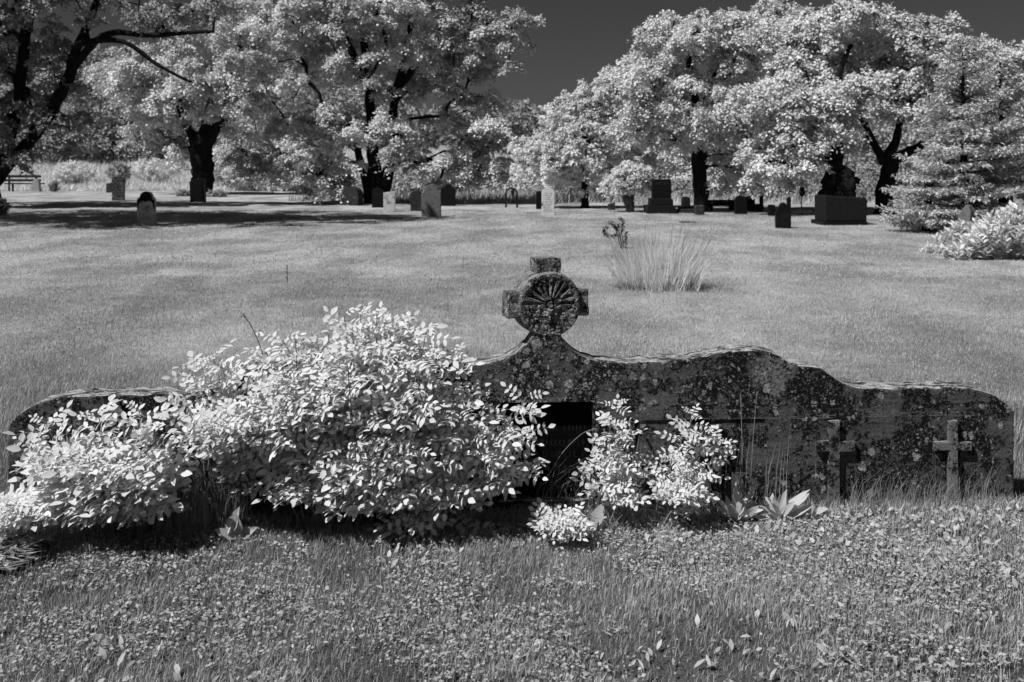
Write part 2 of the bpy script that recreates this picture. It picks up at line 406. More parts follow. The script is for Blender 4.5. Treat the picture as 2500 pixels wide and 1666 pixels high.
def build_weeds():
    parts = []
    r = rng(31)
    x, y = scatter(100000, 2.5, 4.7, 32)
    p = fbm(x * 1.6, y * 1.6, 40); p = .6 * p + .4 * fbm(x * 6, y * 6, 41); keep = (r.uniform(0, 1, len(x)) < np.clip((p - 0.455) * 5.5, .03, .75)) & (y < wallY(x) - .03)
    x, y = x[keep], y[keep]; n = len(x)
    z = G(x, y) + 0.019 + 0.028 * fbm(x * 2, y * 2, 21) * r.uniform(.4, 1, n)
    a = r.uniform(0, 6.283, n)
    D = np.stack([np.cos(a), np.sin(a), r.uniform(-.3, .6, n)], -1)
    Nn = np.stack([r.normal(-.1, .45, n), r.normal(-.2, .45, n), np.ones(n)], -1)
    L = r.uniform(.006, .02, n) ; Nn[:, :2] += r.normal(0, .35, (n, 2))
    parts.append(rhomb(np.stack([x, y, z - .008], -1), D, Nn, L, L * r.uniform(.3, .85, n), 33, mean=.4))
    # larger plantain / dandelion leaves
    x, y = scatter(2300, 2.5, 4.5, 34); q = fbm(x * 1.1, y * 1.1, 44); keep = (q > .46) & (y < wallY(x) - .08); x, y = x[keep], y[keep]; n = len(x)
    a = r.uniform(0, 6.283, n); D = np.stack([np.cos(a), np.sin(a), r.uniform(.3, 1.6, n)], -1)
    Nn = np.stack([r.normal(-.2, .5, n), r.normal(-.4, .5, n), np.ones(n)], -1); L = r.uniform(.018, .045, n)
    parts.append(leaflets(np.stack([x, y, G(x, y) + .01], -1), D, Nn, L, L * r.uniform(.25, .55, n), 35))
    # leafy band along the wall foot on the right
    n = 900; x = r.uniform(.5, 2.35, n); y = wallY(x) - np.abs(r.normal(.16, .22, n)) - .05
    a = r.uniform(0, 6.283, n); D = np.stack([np.cos(a), np.sin(a), r.uniform(.1, 1.2, n)], -1)
    Nn = np.stack([r.normal(-.2, .5, n), r.normal(-.5, .5, n), np.ones(n)], -1); L = r.uniform(.01, .030, n)
    parts.append(leaflets(np.stack([x, y, G(x, y) + .025], -1), D, Nn, L, L * r.uniform(.3, .75, n), 36))
    # mid lawn
    x, y = scatter(22000, 6.3, 20, 37); q = fbm(x * .7, y * .9, 47); keep = r.uniform(0, 1, len(x)) < (q - .4) * 3; x, y = x[keep], y[keep]; n = len(x)
    a = r.uniform(0, 6.283, n); D = np.stack([np.cos(a), np.sin(a), r.uniform(0, .9, n)], -1)
    Nn = np.stack([r.normal(-.1, .4, n), r.normal(-.2, .4, n), np.ones(n)], -1); L = r.uniform(.012, .026, n) * (1 + .02 * y)
    parts.append(rhomb(np.stack([x, y, G(x, y) + .028], -1), D, Nn, L, L * .6, 38, mean=.15, sd=.2))
    V, FC, R = merge(parts)
    o = np_mesh('lawn_clover', V, FC, M['weed'], rnd=R); tag(o, kind='stuff')
build_weeds()

# meadow of tall pale grass beyond the lawn
def build_meadow():
    r = rng(51); parts = []
    n = 90000
    y = r.uniform(53, 78, n); x = r.uniform(-46, 8, n)
    edge = 54 + 1.6 * fbm(x * .4, x * 0, 61)
    k = (y > edge) & (x < -2 + (y - 54) * .3 + 8); x, y = x[k], y[k]; n = len(x)
    cl = fbm(x * .5, y * .8, 62); parts.append(blades(x, y, (.15 + 1.0 * cl ** 1.5) * r.uniform(.5, 1.2, n), r.uniform(.05, .13, n), False, 52, .95, (.2, -.25)))
    V, FC, R = merge(parts)
    o = np_mesh('meadow_grass', V, FC, M['meadow'], rnd=R); tag(o, kind='stuff')
    # rough grass along the lawn's far edge to the right
    n = 26000; x = r.uniform(-9, 30, n); y = 37 + r.uniform(0, 14, n)
    x2 = x; k = (x2 > -9) & (y > 36 - (x2 - 5) * .25); x, y = x[k], y[k]; n = len(x)
    V, FC, R = blades(x, y, r.uniform(.1, .55, n) * (.4 + fbm(x * .7, y * .7, 64)), r.uniform(.02, .05, n), False, 53, .8)
    o = np_mesh('rough_grass', V, FC, M['grass'], rnd=R); tag(o, kind='stuff')
build_meadow()

# ------------------------------------------------------------------ skeleton tubes
def tube_edges(P0, P1, R0, R1, k=6):
    n = len(P0); D = P1 - P0; D = D / np.maximum(np.linalg.norm(D, axis=1, keepdims=True), 1e-6)
    ref = np.tile(np.array([[0.31, 0.17, 0.93]]), (n, 1)); bad = np.abs(np.sum(D * ref, 1)) > .95; ref[bad] = (1, 0, 0)
    A = np.cross(D, ref); A /= np.linalg.norm(A, axis=1, keepdims=True); B = np.cross(D, A)
    ang = np.arange(k) / k * 2 * np.pi
    ring = A[:, None] * np.cos(ang)[None, :, None] + B[:, None] * np.sin(ang)[None, :, None]
    V = np.concatenate([P0[:, None] + ring * R0[:, None, None], P1[:, None] + ring * R1[:, None, None]], 1).reshape(-1, 3)
    j = np.arange(k); jn = (j + 1) % k
    base = (np.arange(n) * 2 * k)[:, None]
    FC = np.stack([base + j, base + jn, base + jn + k, base + j + k], -1).reshape(-1, 4)
    return V, FC

def tube_path(P, R, k=14, seed=0, rough=.07):
    P = np.asarray(P, float); R = np.asarray(R, float); n = len(P); r = rng(seed)
    T = np.gradient(P, axis=0); T /= np.linalg.norm(T, axis=1, keepdims=True)
    ref = np.array([.1, 1., .05]); V = []
    lob = 1 + .10 * np.sin(np.arange(k) / k * 2 * np.pi * 3 + seed) 
    for i in range(n):
        A = np.cross(T[i], ref); A /= np.linalg.norm(A); B = np.cross(T[i], A); a = np.arange(k) / k * 2 * np.pi
        rad = R[i] * lob * (1 + r.normal(0, rough, k))
        V.append(P[i] + A * (np.cos(a) * rad)[:, None] + B * (np.sin(a) * rad)[:, None])
    V = np.concatenate(V); j = np.arange(k); jn = (j + 1) % k; b = (np.arange(n - 1) * k)[:, None]
    return V, np.stack([b + j, b + jn, b + jn + k, b + j + k], -1).reshape(-1, 4)

def smooth_poly(P, n=4):
    P = np.array(P, float); out = []
    for i in range(len(P) - 1):
        p0 = P[max(i - 1, 0)]; p1 = P[i]; p2 = P[i + 1]; p3 = P[min(i + 2, len(P) - 1)]
        for t in np.arange(n) / n:
            out.append(0.5 * ((2 * p1) + (-p0 + p2) * t + (2 * p0 - 5 * p1 + 4 * p2 - p3) * t * t + (-p0 + 3 * p1 - 3 * p2 + p3) * t ** 3))
    out.append(P[-1]); return np.array(out)

def make_tree(name, label, cat, group, trunks, env, Y, nclump, per, leaf=.13, rc=.5, depth=.8, seed=1, mat='tree',
              tipr=.017, flat=.5, zmin=.7, shell=.45, bark='bark', limb_pow=.46):
    per = int(per * 1.65); leaf *= .78; r = rng(seed)
    base = at(trunks[0][0][0], trunks[0][0][1], Y); base[2] = float(G(base[0], base[1]))
    root = empty(name, tuple(base), label, cat, group)
    # skeleton nodes
    P, par, rm, tid = [], [], [], []
    starts = []
    for ti, tr in enumerate(trunks):
        pts = []
        for a in tr:
            p = at(a[0], a[1], Y + (a[3] if len(a) > 3 else 0)); pts.append([*p, a[2] / F * Y])
        pts = smooth_poly(pts, 3)
        if (pts[0][2] < 1.2 and tr is trunks[0]) or pts[0][2] < .6: pts[0][2] = base[2] - .1
        prev = -1
        for p in pts:
            P.append(p[:3] + r.normal(0, .02, 3) * 1.0); par.append(prev); rm.append(p[3]); tid.append(ti); prev = len(P) - 1
            if p[2] > 1.2: starts.append(prev)
    # clumps
    env_m = []
    for e in env:
        c = at(e[0], e[1], Y + (e[4] if len(e) > 4 else 0)); env_m.append((c, e[2] / F * Y, e[3] / F * Y))
    wts = np.array([a * b for _, a, b in env_m]); wts /= wts.sum()
    C = []; O = []
    tries = 0
    while len(C) < nclump and tries < nclump * 30:
        tries += 1
        k = r.choice(len(env_m), p=wts); c, a, b = env_m[k]
        d = r.normal(0, 1, 3); d /= np.linalg.norm(d)
        rad = shell + (1 - shell) * r.uniform() ** .7
        if r.uniform() < .15: rad *= r.uniform()
        p = c + d * rad * np.array([a, a * depth, b])
        if p[2] < zmin: continue
        C.append(p); O.append(d)
    C = np.array(C); O = np.array(O)
    # connect clumps
    A0 = np.array([P[i] for i in starts]); top = A0.mean(0)
    order = np.argsort(np.linalg.norm(C - top, axis=1))
    NP = np.zeros((len(P) + nclump * 4, 3)); NP[:len(P)] = P; cnt = len(P)
    par = list(par); rmn = list(rm); ok = np.zeros(len(NP), bool); ok[starts] = True
    wt = [0.0] * cnt
    for ci in order:
        c = C[ci]
        cand = NP[:cnt]; d = np.linalg.norm(cand - c, axis=1) + 2.5 * np.maximum(0, cand[:, 2] - c[2] + .1)
        d[~ok[:cnt]] = 1e9
        j = int(np.argmin(d)); s = NP[j]
        vec = c - s; L = np.linalg.norm(vec)
        for t in (.34, .68, 1.0):
            q = s + vec * t + np.array([0, 0, L * .16 * math.sin(math.pi * t)]) + r.normal(0, L * .05, 3) * (t < 1)
            NP[cnt] = q; par.append(j); rmn.append(0); tid.append(-1); wt.append(1.0 if t == 1.0 else 0); ok[cnt] = True; j = cnt; cnt += 1
    w = np.array(wt)
    for i in range(cnt - 1, -1, -1):
        if par[i] >= 0: w[par[i]] += w[i]
    R = np.maximum(tipr * np.maximum(w, .6) ** limb_pow, np.array(rmn))
    # limbs never thicker than the trunk
    idx = np.array([i for i in range(cnt) if par[i] >= 0]); pa = np.array([par[i] for i in idx])
    R0 = np.minimum(R[pa], np.maximum(R[idx] * 1.35, np.array(rmn)[pa])); R1 = R[idx]
    th = (np.array(rmn)[idx] > 0)
    V, FC = tube_edges(NP[pa], NP[idx], R0, R1, 7)
    k = 7
    Ft = FC.reshape(-1, k, 4)[th].reshape(-1, 4); Fl = FC.reshape(-1, k, 4)[~th].reshape(-1, 4)
    def sub(Fx, nm):
        if len(Fx) == 0: return
        u, inv = np.unique(Fx, return_inverse=True)
        np_mesh(nm, V[u], inv.reshape(Fx.shape), M[bark], root, smooth=True)
    tidx = np.array(tid)[idx][th] if th.any() else np.array([])
    tidn = np.array(tid)
    for kk in range(len(trunks)):
        ii = np.where(tidn == kk)[0]; rr_ = np.array(rmn)[ii].copy()
        if kk == 0: rr_[0] *= 1.35
        q_ = smooth_poly(np.concatenate([NP[ii], rr_[:, None]], 1), 2)
        Vt, Ftt = tube_path(q_[:, :3], q_[:, 3], 14, seed + kk); np_mesh('trunk', Vt, Ftt, M[bark], root, smooth=True)
    if True:
        own = np.arange(cnt)
        for i in range(cnt):
            if tidn[i] < 0: own[i] = own[par[i]]
        eo = own[idx][~th]; F3 = FC.reshape(-1, k, 4)[~th]
        for u_ in np.unique(eo): sub(F3[eo == u_].reshape(-1, 4), 'branch')
    else: sub(Fl, 'branches')
    # leaves: sprays round every clump centre
    n = nclump and len(C) * per; ci = np.repeat(np.arange(len(C)), per)
    size = r.uniform(.6, 1.3, len(C))[ci] * rc
    # sub-sprays
    ns = 8; sprd = r.normal(0, 1, (len(C), ns, 3)); sprd /= np.linalg.norm(sprd, axis=2, keepdims=True)
    sprd *= r.uniform(.45, 1.15, (len(C), ns, 1))
    pick = r.integers(0, ns, n); sp = sprd[ci, pick]
    loc = r.normal(0, .15, (n, 3)) * size[:, None] * np.array([1.15, 1.15, .6]); off = sp * size[:, None] * np.array([1, 1, flat * 1.3]) + loc; loc[:, 2] -= 2.2 * (loc[:, 0] ** 2 + loc[:, 1] ** 2) / size * .5; off[:, 2] -= .9 * (loc[:, 0] ** 2 + loc[:, 1] ** 2) / size
    hd = np.linalg.norm(off[:, :2], axis=1); off[:, 2] -= .28 * hd ** 2 / size
    Lp = C[ci] + off
    out = O[ci] * .5 + off / np.maximum(np.linalg.norm(off, axis=1, keepdims=True), 1e-3) * .6
    lu = loc / np.maximum(np.linalg.norm(loc, axis=1, keepdims=True), 1e-3); Nn = out * .3 + lu * .35 + np.array([-.12, -.15, .8]) + r.normal(0, .28, (n, 3))
    D = off * np.array([1, 1, .2]) / size[:, None] + r.normal(0, .6, (n, 3)); D[:, 2] -= .35
    L = leaf * r.uniform(.6, 1.25, n)
    V, FC, Rn = rhomb(Lp, D, Nn, L, L * r.uniform(.55, .8, n), seed + 7, .3, .5, .2); Rn = np.clip(Rn + np.tile(np.repeat(r.normal(0, .2, len(C)), per), 2), 0, 1)
    np_mesh('foliage', V, FC, M[mat], root, rnd=Rn)
    return root

def make_spruce(name, label, px, pyb, apex, Y, wid_px, seed, droop=.25):
    r = rng(seed); base = at(px, pyb, Y); base[2] = float(G(base[0], base[1]))
    tip = at(apex[0], apex[1], Y); H = tip[2] - base[2]; Wm = wid_px / F * Y
    root = empty(name, tuple(base), label, 'tree', 'spruces at the right edge of the lawn')
    ts = np.linspace(0, 1, 12); P = base[None] + (tip - base)[None] * ts[:, None]
    V, FC = tube_edges(P[:-1], P[1:], .11 * (1 - ts[:-1]) + .008, .11 * (1 - ts[1:]) + .008, 7)
    np_mesh('trunk', V, FC, M['bark'], root, smooth=True)
    P0, P1, Ra, Rb = [], [], [], []; LP, LD, LN, LL = [], [], [], []
    h = .18
    while h < H * .985:
        nb = int(9 + 7 * (1 - h / H)); h0 = h
        for b in range(nb):
            f = min(.985, (h0 + r.normal(0, .05)) / H); a = r.uniform(0, 6.283); Lb = Wm * (1 - f) ** .8 * r.uniform(.65, 1.12) + .08
            s = base + (tip - base) * f; prev = s; m = max(4, int(Lb / .10))
            dirh = np.array([math.cos(a), math.sin(a), 0]); side = np.array([-dirh[1], dirh[0], 0])
            up = r.uniform(.05, .25) + .5 * f ** 3
            for k in range(1, m + 1):
                t = k / m; q = s + dirh * Lb * t + np.array([0, 0, Lb * (up * t - droop * t * t * (1.2 - f) + .15 * t ** 4)])
                P0.append(prev); P1.append(q); Ra.append(.012 * (1 - t) + .004); Rb.append(.01 * (1 - t) + .003); prev = q
                sl_ = Lb * .42 * (1 - t * .75) + .08
                if t > .18:
                    for sgn in (-1, 1):
                        nn = max(2, int(sl_ / .03)); sd = side * sgn + dirh * r.uniform(.5, 1.1) ; sd /= np.linalg.norm(sd)
                        for z in range(nn):
                            tt = (z + r.uniform()) / nn
                            LP.append(q + sd * sl_ * tt + np.array([0, 0, -.16 * sl_ * tt * tt]) + r.normal(0, .012, 3))
                            LD.append(sd + r.normal(0, .5, 3) + np.array([0, 0, -.1])); LN.append(np.array([0, 0, 1.]) + r.normal(0, .45, 3)); LL.append(r.uniform(.07, .12))
        h += r.uniform(.2, .3) * (1.1 - .4 * f)
    V, FC = tube_edges(np.array(P0), np.array(P1), np.array(Ra), np.array(Rb), 4)
    np_mesh('branches', V, FC, M['bark'], root)
    LL = np.array(LL)
    V, FC, Rn = rhomb(np.array(LP), np.array(LD), np.array(LN), LL, LL * .38, seed + 3, .5)
    np_mesh('foliage', V, FC, M['needle'], root, rnd=Rn)
    return root

GT = 'broad trees along the far edge of the lawn'
# T1: dark leaning tree, left edge
make_tree('leaning_tree', 'dark leaning tree with two stems and drooping shaded branches at left edge', 'tree', GT,
    [[(-30, 505, 30), (-22, 440, 20), (10, 370, 17), (45, 250, 15), (60, 120, 12), (70, 0, 10), (60, -150, 7)],
     [(-40, 490, 16), (15, 410, 14), (85, 330, 14), (150, 230, 13), (190, 120, 11), (225, 40, 9), (260, -80, 7)],
     [(70, 350, 10), (160, 200, 10), (250, 90, 8), (380, 85, 6), (520, 75, 4)],
     [(180, 110, 8, -1), (300, 100, 6, -1), (400, 170, 4, -1), (470, 200, 3, -1)]],
    [(30, 60, 240, 190), (-90, 230, 200, 190), (90, 310, 130, 110), (-140, -80, 350, 220), (230, -60, 260, 120), (420, 30, 170, 60)],
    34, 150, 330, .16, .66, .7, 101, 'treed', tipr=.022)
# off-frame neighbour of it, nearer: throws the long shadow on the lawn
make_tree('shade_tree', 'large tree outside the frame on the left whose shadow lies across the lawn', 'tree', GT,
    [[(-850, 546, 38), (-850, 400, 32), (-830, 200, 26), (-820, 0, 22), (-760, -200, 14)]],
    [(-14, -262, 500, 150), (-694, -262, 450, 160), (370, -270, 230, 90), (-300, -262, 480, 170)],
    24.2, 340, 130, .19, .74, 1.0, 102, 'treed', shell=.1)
# T2
make_tree('stout_tree', 'tree with short stout dark trunk behind the tilted black headstone', 'tree', GT,
    [[(492, 474, 26), (494, 430, 25), (490, 390, 26), (492, 355, 26), (500, 330, 20)],
     [(480, 360, 14), (462, 320, 11), (440, 270, 9), (410, 250, 6)], [(505, 350, 16), (530, 300, 12), (560, 200, 9), (590, 120, 6)],
     [(495, 345, 13), (510, 260, 9), (520, 160, 7)]],
    [(470, 210, 170, 110), (640, 150, 180, 130), (330, 200, 120, 90), (620, 300, 130, 90), (400, 320, 90, 60), (560, 60, 200, 80)],
    48, 120, 460, .19, 1.0, .6, 103, flat=.36)
# T3 big central tree
make_tree('great_tree', 'largest broad tree, several dark stems rising from one trunk left of the centre', 'tree', GT,
    [[(925, 512, 26), (918, 450, 22), (912, 400, 17), (905, 330, 13), (900, 200, 11), (880, 60, 9)],
     [(925, 500, 18), (945, 430, 15), (965, 350, 13), (960, 250, 10), (990, 130, 8), (1010, 0, 6)],
     [(900, 215, 12), (870, 150, 9), (840, 80, 7), (810, 0, 5)], [(900, 480, 10), (880, 400, 9), (860, 320, 7)],
     [(960, 230, 10), (1060, 100, 8), (1090, 20, 6)], [(1060, 110, 6), (1150, 60, 5), (1260, 70, 3)]],
    [(900, 70, 250, 170), (1080, 60, 200, 130), (720, 100, 170, 150), (900, 300, 170, 130), (1120, 290, 150, 110), (1185, 390, 85, 70),
     (700, 300, 150, 120), (740, 425, 120, 50), (660, 410, 90, 45), (1060, 400, 120, 60), (1000, -60, 280, 130), (1250, 60, 75, 45), (1100, 180, 160, 90)],
    37, 235, 540, .145, .70, .62, 104, 'treem', zmin=.35, flat=.36)
# T4 mid pale tree
make_tree('feathery_tree', 'pale feathery tree with upright plumes of leaves standing in the gap of sky', 'tree', GT,
    [[(1428, 509, 9), (1426, 440, 8), (1424, 380, 7), (1430, 300, 5), (1445, 230, 4)]],
    [(1410, 350, 105, 65), (1365, 285, 36, 45), (1400, 265, 30, 45), (1435, 245, 34, 55), (1482, 215, 20, 45), (1482, 215, 20, 45), (1500, 200, 10, 26), (1480, 240, 35, 60), (1478, 222, 13, 40), (1478, 222, 13, 40), (1500, 212, 10, 34), (1500, 212, 10, 34), (1442, 240, 13, 35), (1442, 240, 13, 35), (1500, 330, 70, 60), (1330, 390, 90, 55), (1410, 420, 110, 50)],
    33.5, 230, 170, .12, .33, .7, 105, 'treep', flat=.9, zmin=.5)
# T5
make_tree('domed_tree', 'tall domed pale tree with one straight dark trunk beside the bench', 'tree', GT,
    [[(1712, 515, 19), (1708, 450, 17), (1704, 390, 16), (1705, 300, 12), (1690, 200, 9), (1670, 100, 6)],
     [(1705, 290, 10), (1740, 200, 8), (1790, 120, 6)], [(1704, 330, 8), (1650, 240, 6), (1600, 190, 4)]],
    [(1690, 120, 170, 110), (1600, 180, 110, 90), (1800, 110, 150, 105), (1700, 270, 150, 90), (1580, 290, 80, 70), (1610, 370, 90, 45, 3), (1790, 330, 130, 90), (1860, 60, 120, 65), (1810, 420, 80, 50)],
    31, 150, 450, .13, .63, .6, 106, zmin=.7, flat=.38)
# T6
make_tree('forked_tree', 'wide pale tree whose dark trunk forks low beside the spruces', 'tree', GT,
    [[(2158, 520, 24), (2160, 460, 20), (2172, 400, 19), (2165, 380, 16)], [(2168, 395, 14), (2220, 370, 11), (2270, 345, 9), (2330, 300, 5)],
     [(2165, 390, 14), (2195, 320, 9), (2200, 240, 7), (2170, 140, 5)], [(2160, 400, 10), (2110, 300, 8), (2085, 200, 7), (2060, 140, 5)]],
    [(2080, 90, 170, 90), (2230, 130, 130, 95), (2000, 200, 120, 100), (2190, 225, 140, 70), (1970, 110, 100, 80), (2290, 210, 90, 80), (1990, 290, 90, 60), (2290, 70, 40, 40)],
    30, 150, 450, .14, .63, .6, 107, zmin=.8, flat=.38)
make_tree('snag_tree', 'gnarled tree with a broken dark bole rising behind the big square block', 'tree', GT,
    [[(2045, 512, 40), (2045, 470, 38), (2050, 440, 36), (2040, 415, 22), (2042, 370, 14), (2050, 300, 10), (2045, 200, 8), (2080, 110, 5)], [(2050, 450, 20), (2090, 442, 10), (2094, 440, 6)],
     [(1860, 515, 5, 4), (1862, 470, 5, 4), (1890, 400, 4, 4)]],
    [(1960, 300, 90, 110), (1900, 390, 100, 55), (2040, 250, 80, 90), (1890, 240, 80, 80)],
    29, 75, 380, .13, .6, .6, 108, zmin=1.0, flat=.38)
make_tree('corner_tree', 'small pale crown showing above the spruces in the upper right corner', 'tree', GT,
    [[(2460, 505, 12), (2455, 300, 8), (2440, 200, 5)]], [(2450, 130, 70, 45), (2500, 170, 60, 60), (2400, 190, 60, 50), (2530, 300, 80, 140)],
    34, 110, 130, .14, .45, .7, 109)
make_tree('young_tree', 'young round-headed tree with thin pale trunk left of the square black monument', 'tree', GT,
    [[(1542, 520, 6), (1542, 490, 5.5), (1543, 470, 5), (1545, 450, 3)]],
    [(1535, 440, 45, 28), (1565, 442, 26, 20), (1550, 415, 36, 22), (1500, 455, 25, 14)], 30.6, 70, 130, .09, .26, .8, 110, bark='barkl')
# far row of trees
far = [(680, 430, 150, 48, 'treed', 57), (1000, 470, 150, 34, 'treed', 46), (1420, 478, 110, 30, 'treed', 45), (1640, 478, 120, 28, 'treed', 43), (1880, 480, 120, 30, 'treed', 41), (2090, 485, 90, 32, 'treed', 39), (60, 330, 260, 110, 'treed', 74), (300, 300, 190, 130, 'treed', 72), (470, 330, 170, 110, 'tree', 76), (650, 400, 160, 70, 'tree', 66), (800, 440, 150, 45, 'tree', 60),
       (1150, 445, 170, 50, 'treed', 52), (1330, 462, 120, 32, 'tree', 50), (1560, 450, 150, 50, 'treed', 48), (1750, 462, 170, 40, 'tree', 46), (1950, 450, 160, 55, 'treed', 44),
       (2150, 450, 170, 60, 'treed', 42), (2350, 420, 200, 90, 'treed', 42), (2530, 400, 150, 100, 'treed', 42), (180, 180, 120, 60, 'treed', 80)]
labs = ['dark low thicket behind the bright shrubs right of the stout trunk', 'dark low thicket behind the lichened pointed stone', 'dark low thicket behind the feathery tree trunk', 'dark low thicket behind the small pale round-topped stone', 'dark low thicket behind the low square block', 'dark low thicket left of the forked trunk foot', 'dark far tree above the park bench', 'far shaded tree above the pale meadow', 'far sunlit tree behind the stout trunk', 'low bright tree left of the great tree', 'bright thicket tree at the foot of the great tree',
        'dark far tree right of the great tree', 'far bright tree behind the white headstone', 'dark far tree behind the young tree', 'far bright tree behind the bench rails', 'dark far tree behind the black lancet stone',
        'dark far tree behind the forked trunk', 'dark far tree behind the tall spruce', 'dark far tree at the right edge', 'hazy far crown at upper left behind the leaning tree']
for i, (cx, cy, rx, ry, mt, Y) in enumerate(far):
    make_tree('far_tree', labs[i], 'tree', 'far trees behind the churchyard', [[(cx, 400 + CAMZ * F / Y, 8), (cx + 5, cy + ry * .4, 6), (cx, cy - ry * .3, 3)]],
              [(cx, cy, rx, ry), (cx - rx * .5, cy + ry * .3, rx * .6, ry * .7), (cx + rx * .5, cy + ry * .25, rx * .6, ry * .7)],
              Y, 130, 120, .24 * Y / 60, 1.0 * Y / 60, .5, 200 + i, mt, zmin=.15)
def far_wood():
    r = rng(77); n = 90000
    th = r.uniform(-.62, .62, n); d = r.uniform(88, 104, n)
    x = np.tan(th) * d; y = d; hgt = 4.5 + 3.5 * fbm(x * .12, x * 0, 8) + np.where(x < -10, 2.5, 0)
    z = r.uniform(0, 1, n) ** .8 * hgt
    Nn = np.stack([r.normal(-.2, .5, n), r.normal(-.4, .5, n), np.ones(n) * .7], -1); D = r.normal(0, 1, (n, 3))
    L = r.uniform(.3, .7, n)
    V, FC, R = rhomb(np.stack([x, y, z], -1), D, Nn, L, L * .7, 78)
    o = np_mesh('far_wood', V, FC, M['treed'], rnd=R); tag(o, kind='stuff')
far_wood()
make_spruce('spruce', 'tall spruce with layered sprays, the taller one behind the leaning gravestone', 2355, 572, (2350, 95), 21.5, 190, 301)
make_spruce('spruce', 'right-hand spruce at the photo edge, its tip level with the forked tree crown', 2450, 560, (2440, 150), 23, 170, 302)
make_spruce('spruce', 'low spreading spruce with flat sprays nearest the forked trunk', 2262, 562, (2280, 400), 21.8, 92, 303, .1)

# ------------------------------------------------------------------ shrubs at the lawn edge
def make_shrub(name, label, px, py, blobs, Y, n, leaf, seed, mat='rose', group='shrubs at the lawn edge'):
    r = rng(seed); b = at(px, py, Y); b[2] = float(G(b[0], b[1])); root = empty(name, tuple(b), label, 'shrub', group)
    LP, LD, LN = [], [], []; P0, P1 = [], []
    for (cx, cy, rx, ry) in blobs:
        c = at(cx, cy, Y); a, h = rx / F * Y, ry / F * Y
        m = int(n * rx * ry / sum(q[2] * q[3] for q in blobs))
        d = r.normal(0, 1, (m, 3)); d /= np.linalg.norm(d, axis=1, keepdims=True)
        p = c + d * (r.uniform(.3, 1, (m, 1)) ** .5) * np.array([a, a * .7, h])
        k = p[:, 2] > .02; p, d = p[k], d[k]
        # leaves sit in whorls on upright sprigs
        for j in range(len(p)):
            nl = r.integers(7, 13); ax = d[j] * .5 + np.array([0, 0, 1.]); ax /= np.linalg.norm(ax); hh = r.uniform(.12, .28)
            P0.append(p[j] - ax * hh); P1.append(p[j] + ax * .02); P0.append(b * np.array([1, 1, 1.]) + r.normal(0, .02, 3)); P1.append(p[j] - ax * hh)
            for q in range(nl):
                an = q * 2.4 + r.uniform(0, .5); t = q / nl
                o = np.array([math.cos(an), math.sin(an), .25 + .8 * t]); LP.append(p[j] - ax * hh * (1 - t) * .8); LD.append(o + r.normal(0, .15, 3)); LN.append(ax + r.normal(0, .25, 3))
    LP, LD, LN = map(np.array, (LP, LD, LN))
    L = leaf * r.uniform(.6, 1.2, len(LP))
    V, FC, R = rhomb(LP, LD, LN, L, L * .42, seed + 1)
    np_mesh('foliage', V, FC, M[mat], root, rnd=R)
    P0, P1 = np.array(P0), np.array(P1); V, FC = tube_edges(P0, P1, np.full(len(P0), .005), np.full(len(P0), .003), 4)
    np_mesh('stems', V, FC, M['twig'], root)
    return root
make_shrub('edge_shrub', 'broad leafy shrub at the right edge beside the leaning gravestone', 2430, 635, [(2450, 570, 90, 60), (2400, 600, 60, 35), (2500, 530, 70, 40), (2340, 615, 45, 22)], 15.6, 330, .13, 401)
make_shrub('edge_shrub', 'low pale shrub left of the leaning gravestone foot', 2300, 618, [(2310, 590, 28, 34), (2280, 612, 32, 14), (2350, 560, 30, 25)], 16.8, 110, .11, 402)
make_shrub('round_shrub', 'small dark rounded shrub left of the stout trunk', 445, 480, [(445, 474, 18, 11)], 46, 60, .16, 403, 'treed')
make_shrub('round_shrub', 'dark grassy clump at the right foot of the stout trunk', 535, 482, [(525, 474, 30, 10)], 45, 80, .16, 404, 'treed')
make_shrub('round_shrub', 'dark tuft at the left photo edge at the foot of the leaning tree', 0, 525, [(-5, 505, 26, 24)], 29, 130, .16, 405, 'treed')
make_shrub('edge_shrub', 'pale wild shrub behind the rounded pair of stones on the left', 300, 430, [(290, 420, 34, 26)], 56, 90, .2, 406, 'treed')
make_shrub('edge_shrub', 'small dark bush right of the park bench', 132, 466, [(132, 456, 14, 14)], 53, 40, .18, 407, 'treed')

for i, (x_, y_, rx, ry, Y_, mm) in enumerate([(600, 425, 60, 38, 55, 'rose'), (690, 440, 55, 36, 54, 'rose'), (770, 455, 50, 34, 52, 'rose'), (560, 455, 36, 20, 56, 'tree'), (830, 468, 40, 28, 50, 'treed'), (380, 412, 70, 26, 60, 'rose'),
        (180, 420, 60, 26, 60, 'rose'), (1230, 470, 60, 28, 50, 'treed'), (1480, 470, 60, 22, 46, 'rose'), (1770, 478, 60, 22, 44, 'rose'), (2125, 490, 36, 20, 40, 'rose')]):
    make_shrub('wild_shrub', ['tall bright shrub right of the stout trunk', 'bright shrub at the lower left of the great tree crown', 'bright leafy shrub touching the great tree crown', 'low shrub just right of the stout trunk', 'shaded shrub left of the rounded grey stone in shade',
        'bright mound of growth on the meadow between the carved headstone and the stout trunk', 'bright mound of growth on the meadow right of the park bench', 'dark shrub behind the iron hoop', 'bright low growth behind the young tree', 'bright growth behind the bench rails', 'bright growth between the block monument and the forked trunk'][i],
        x_, y_ + ry, [(x_, y_, rx, ry)], Y_, 170, .22, 420 + i, mm, 'wild shrubs beyond the lawn')
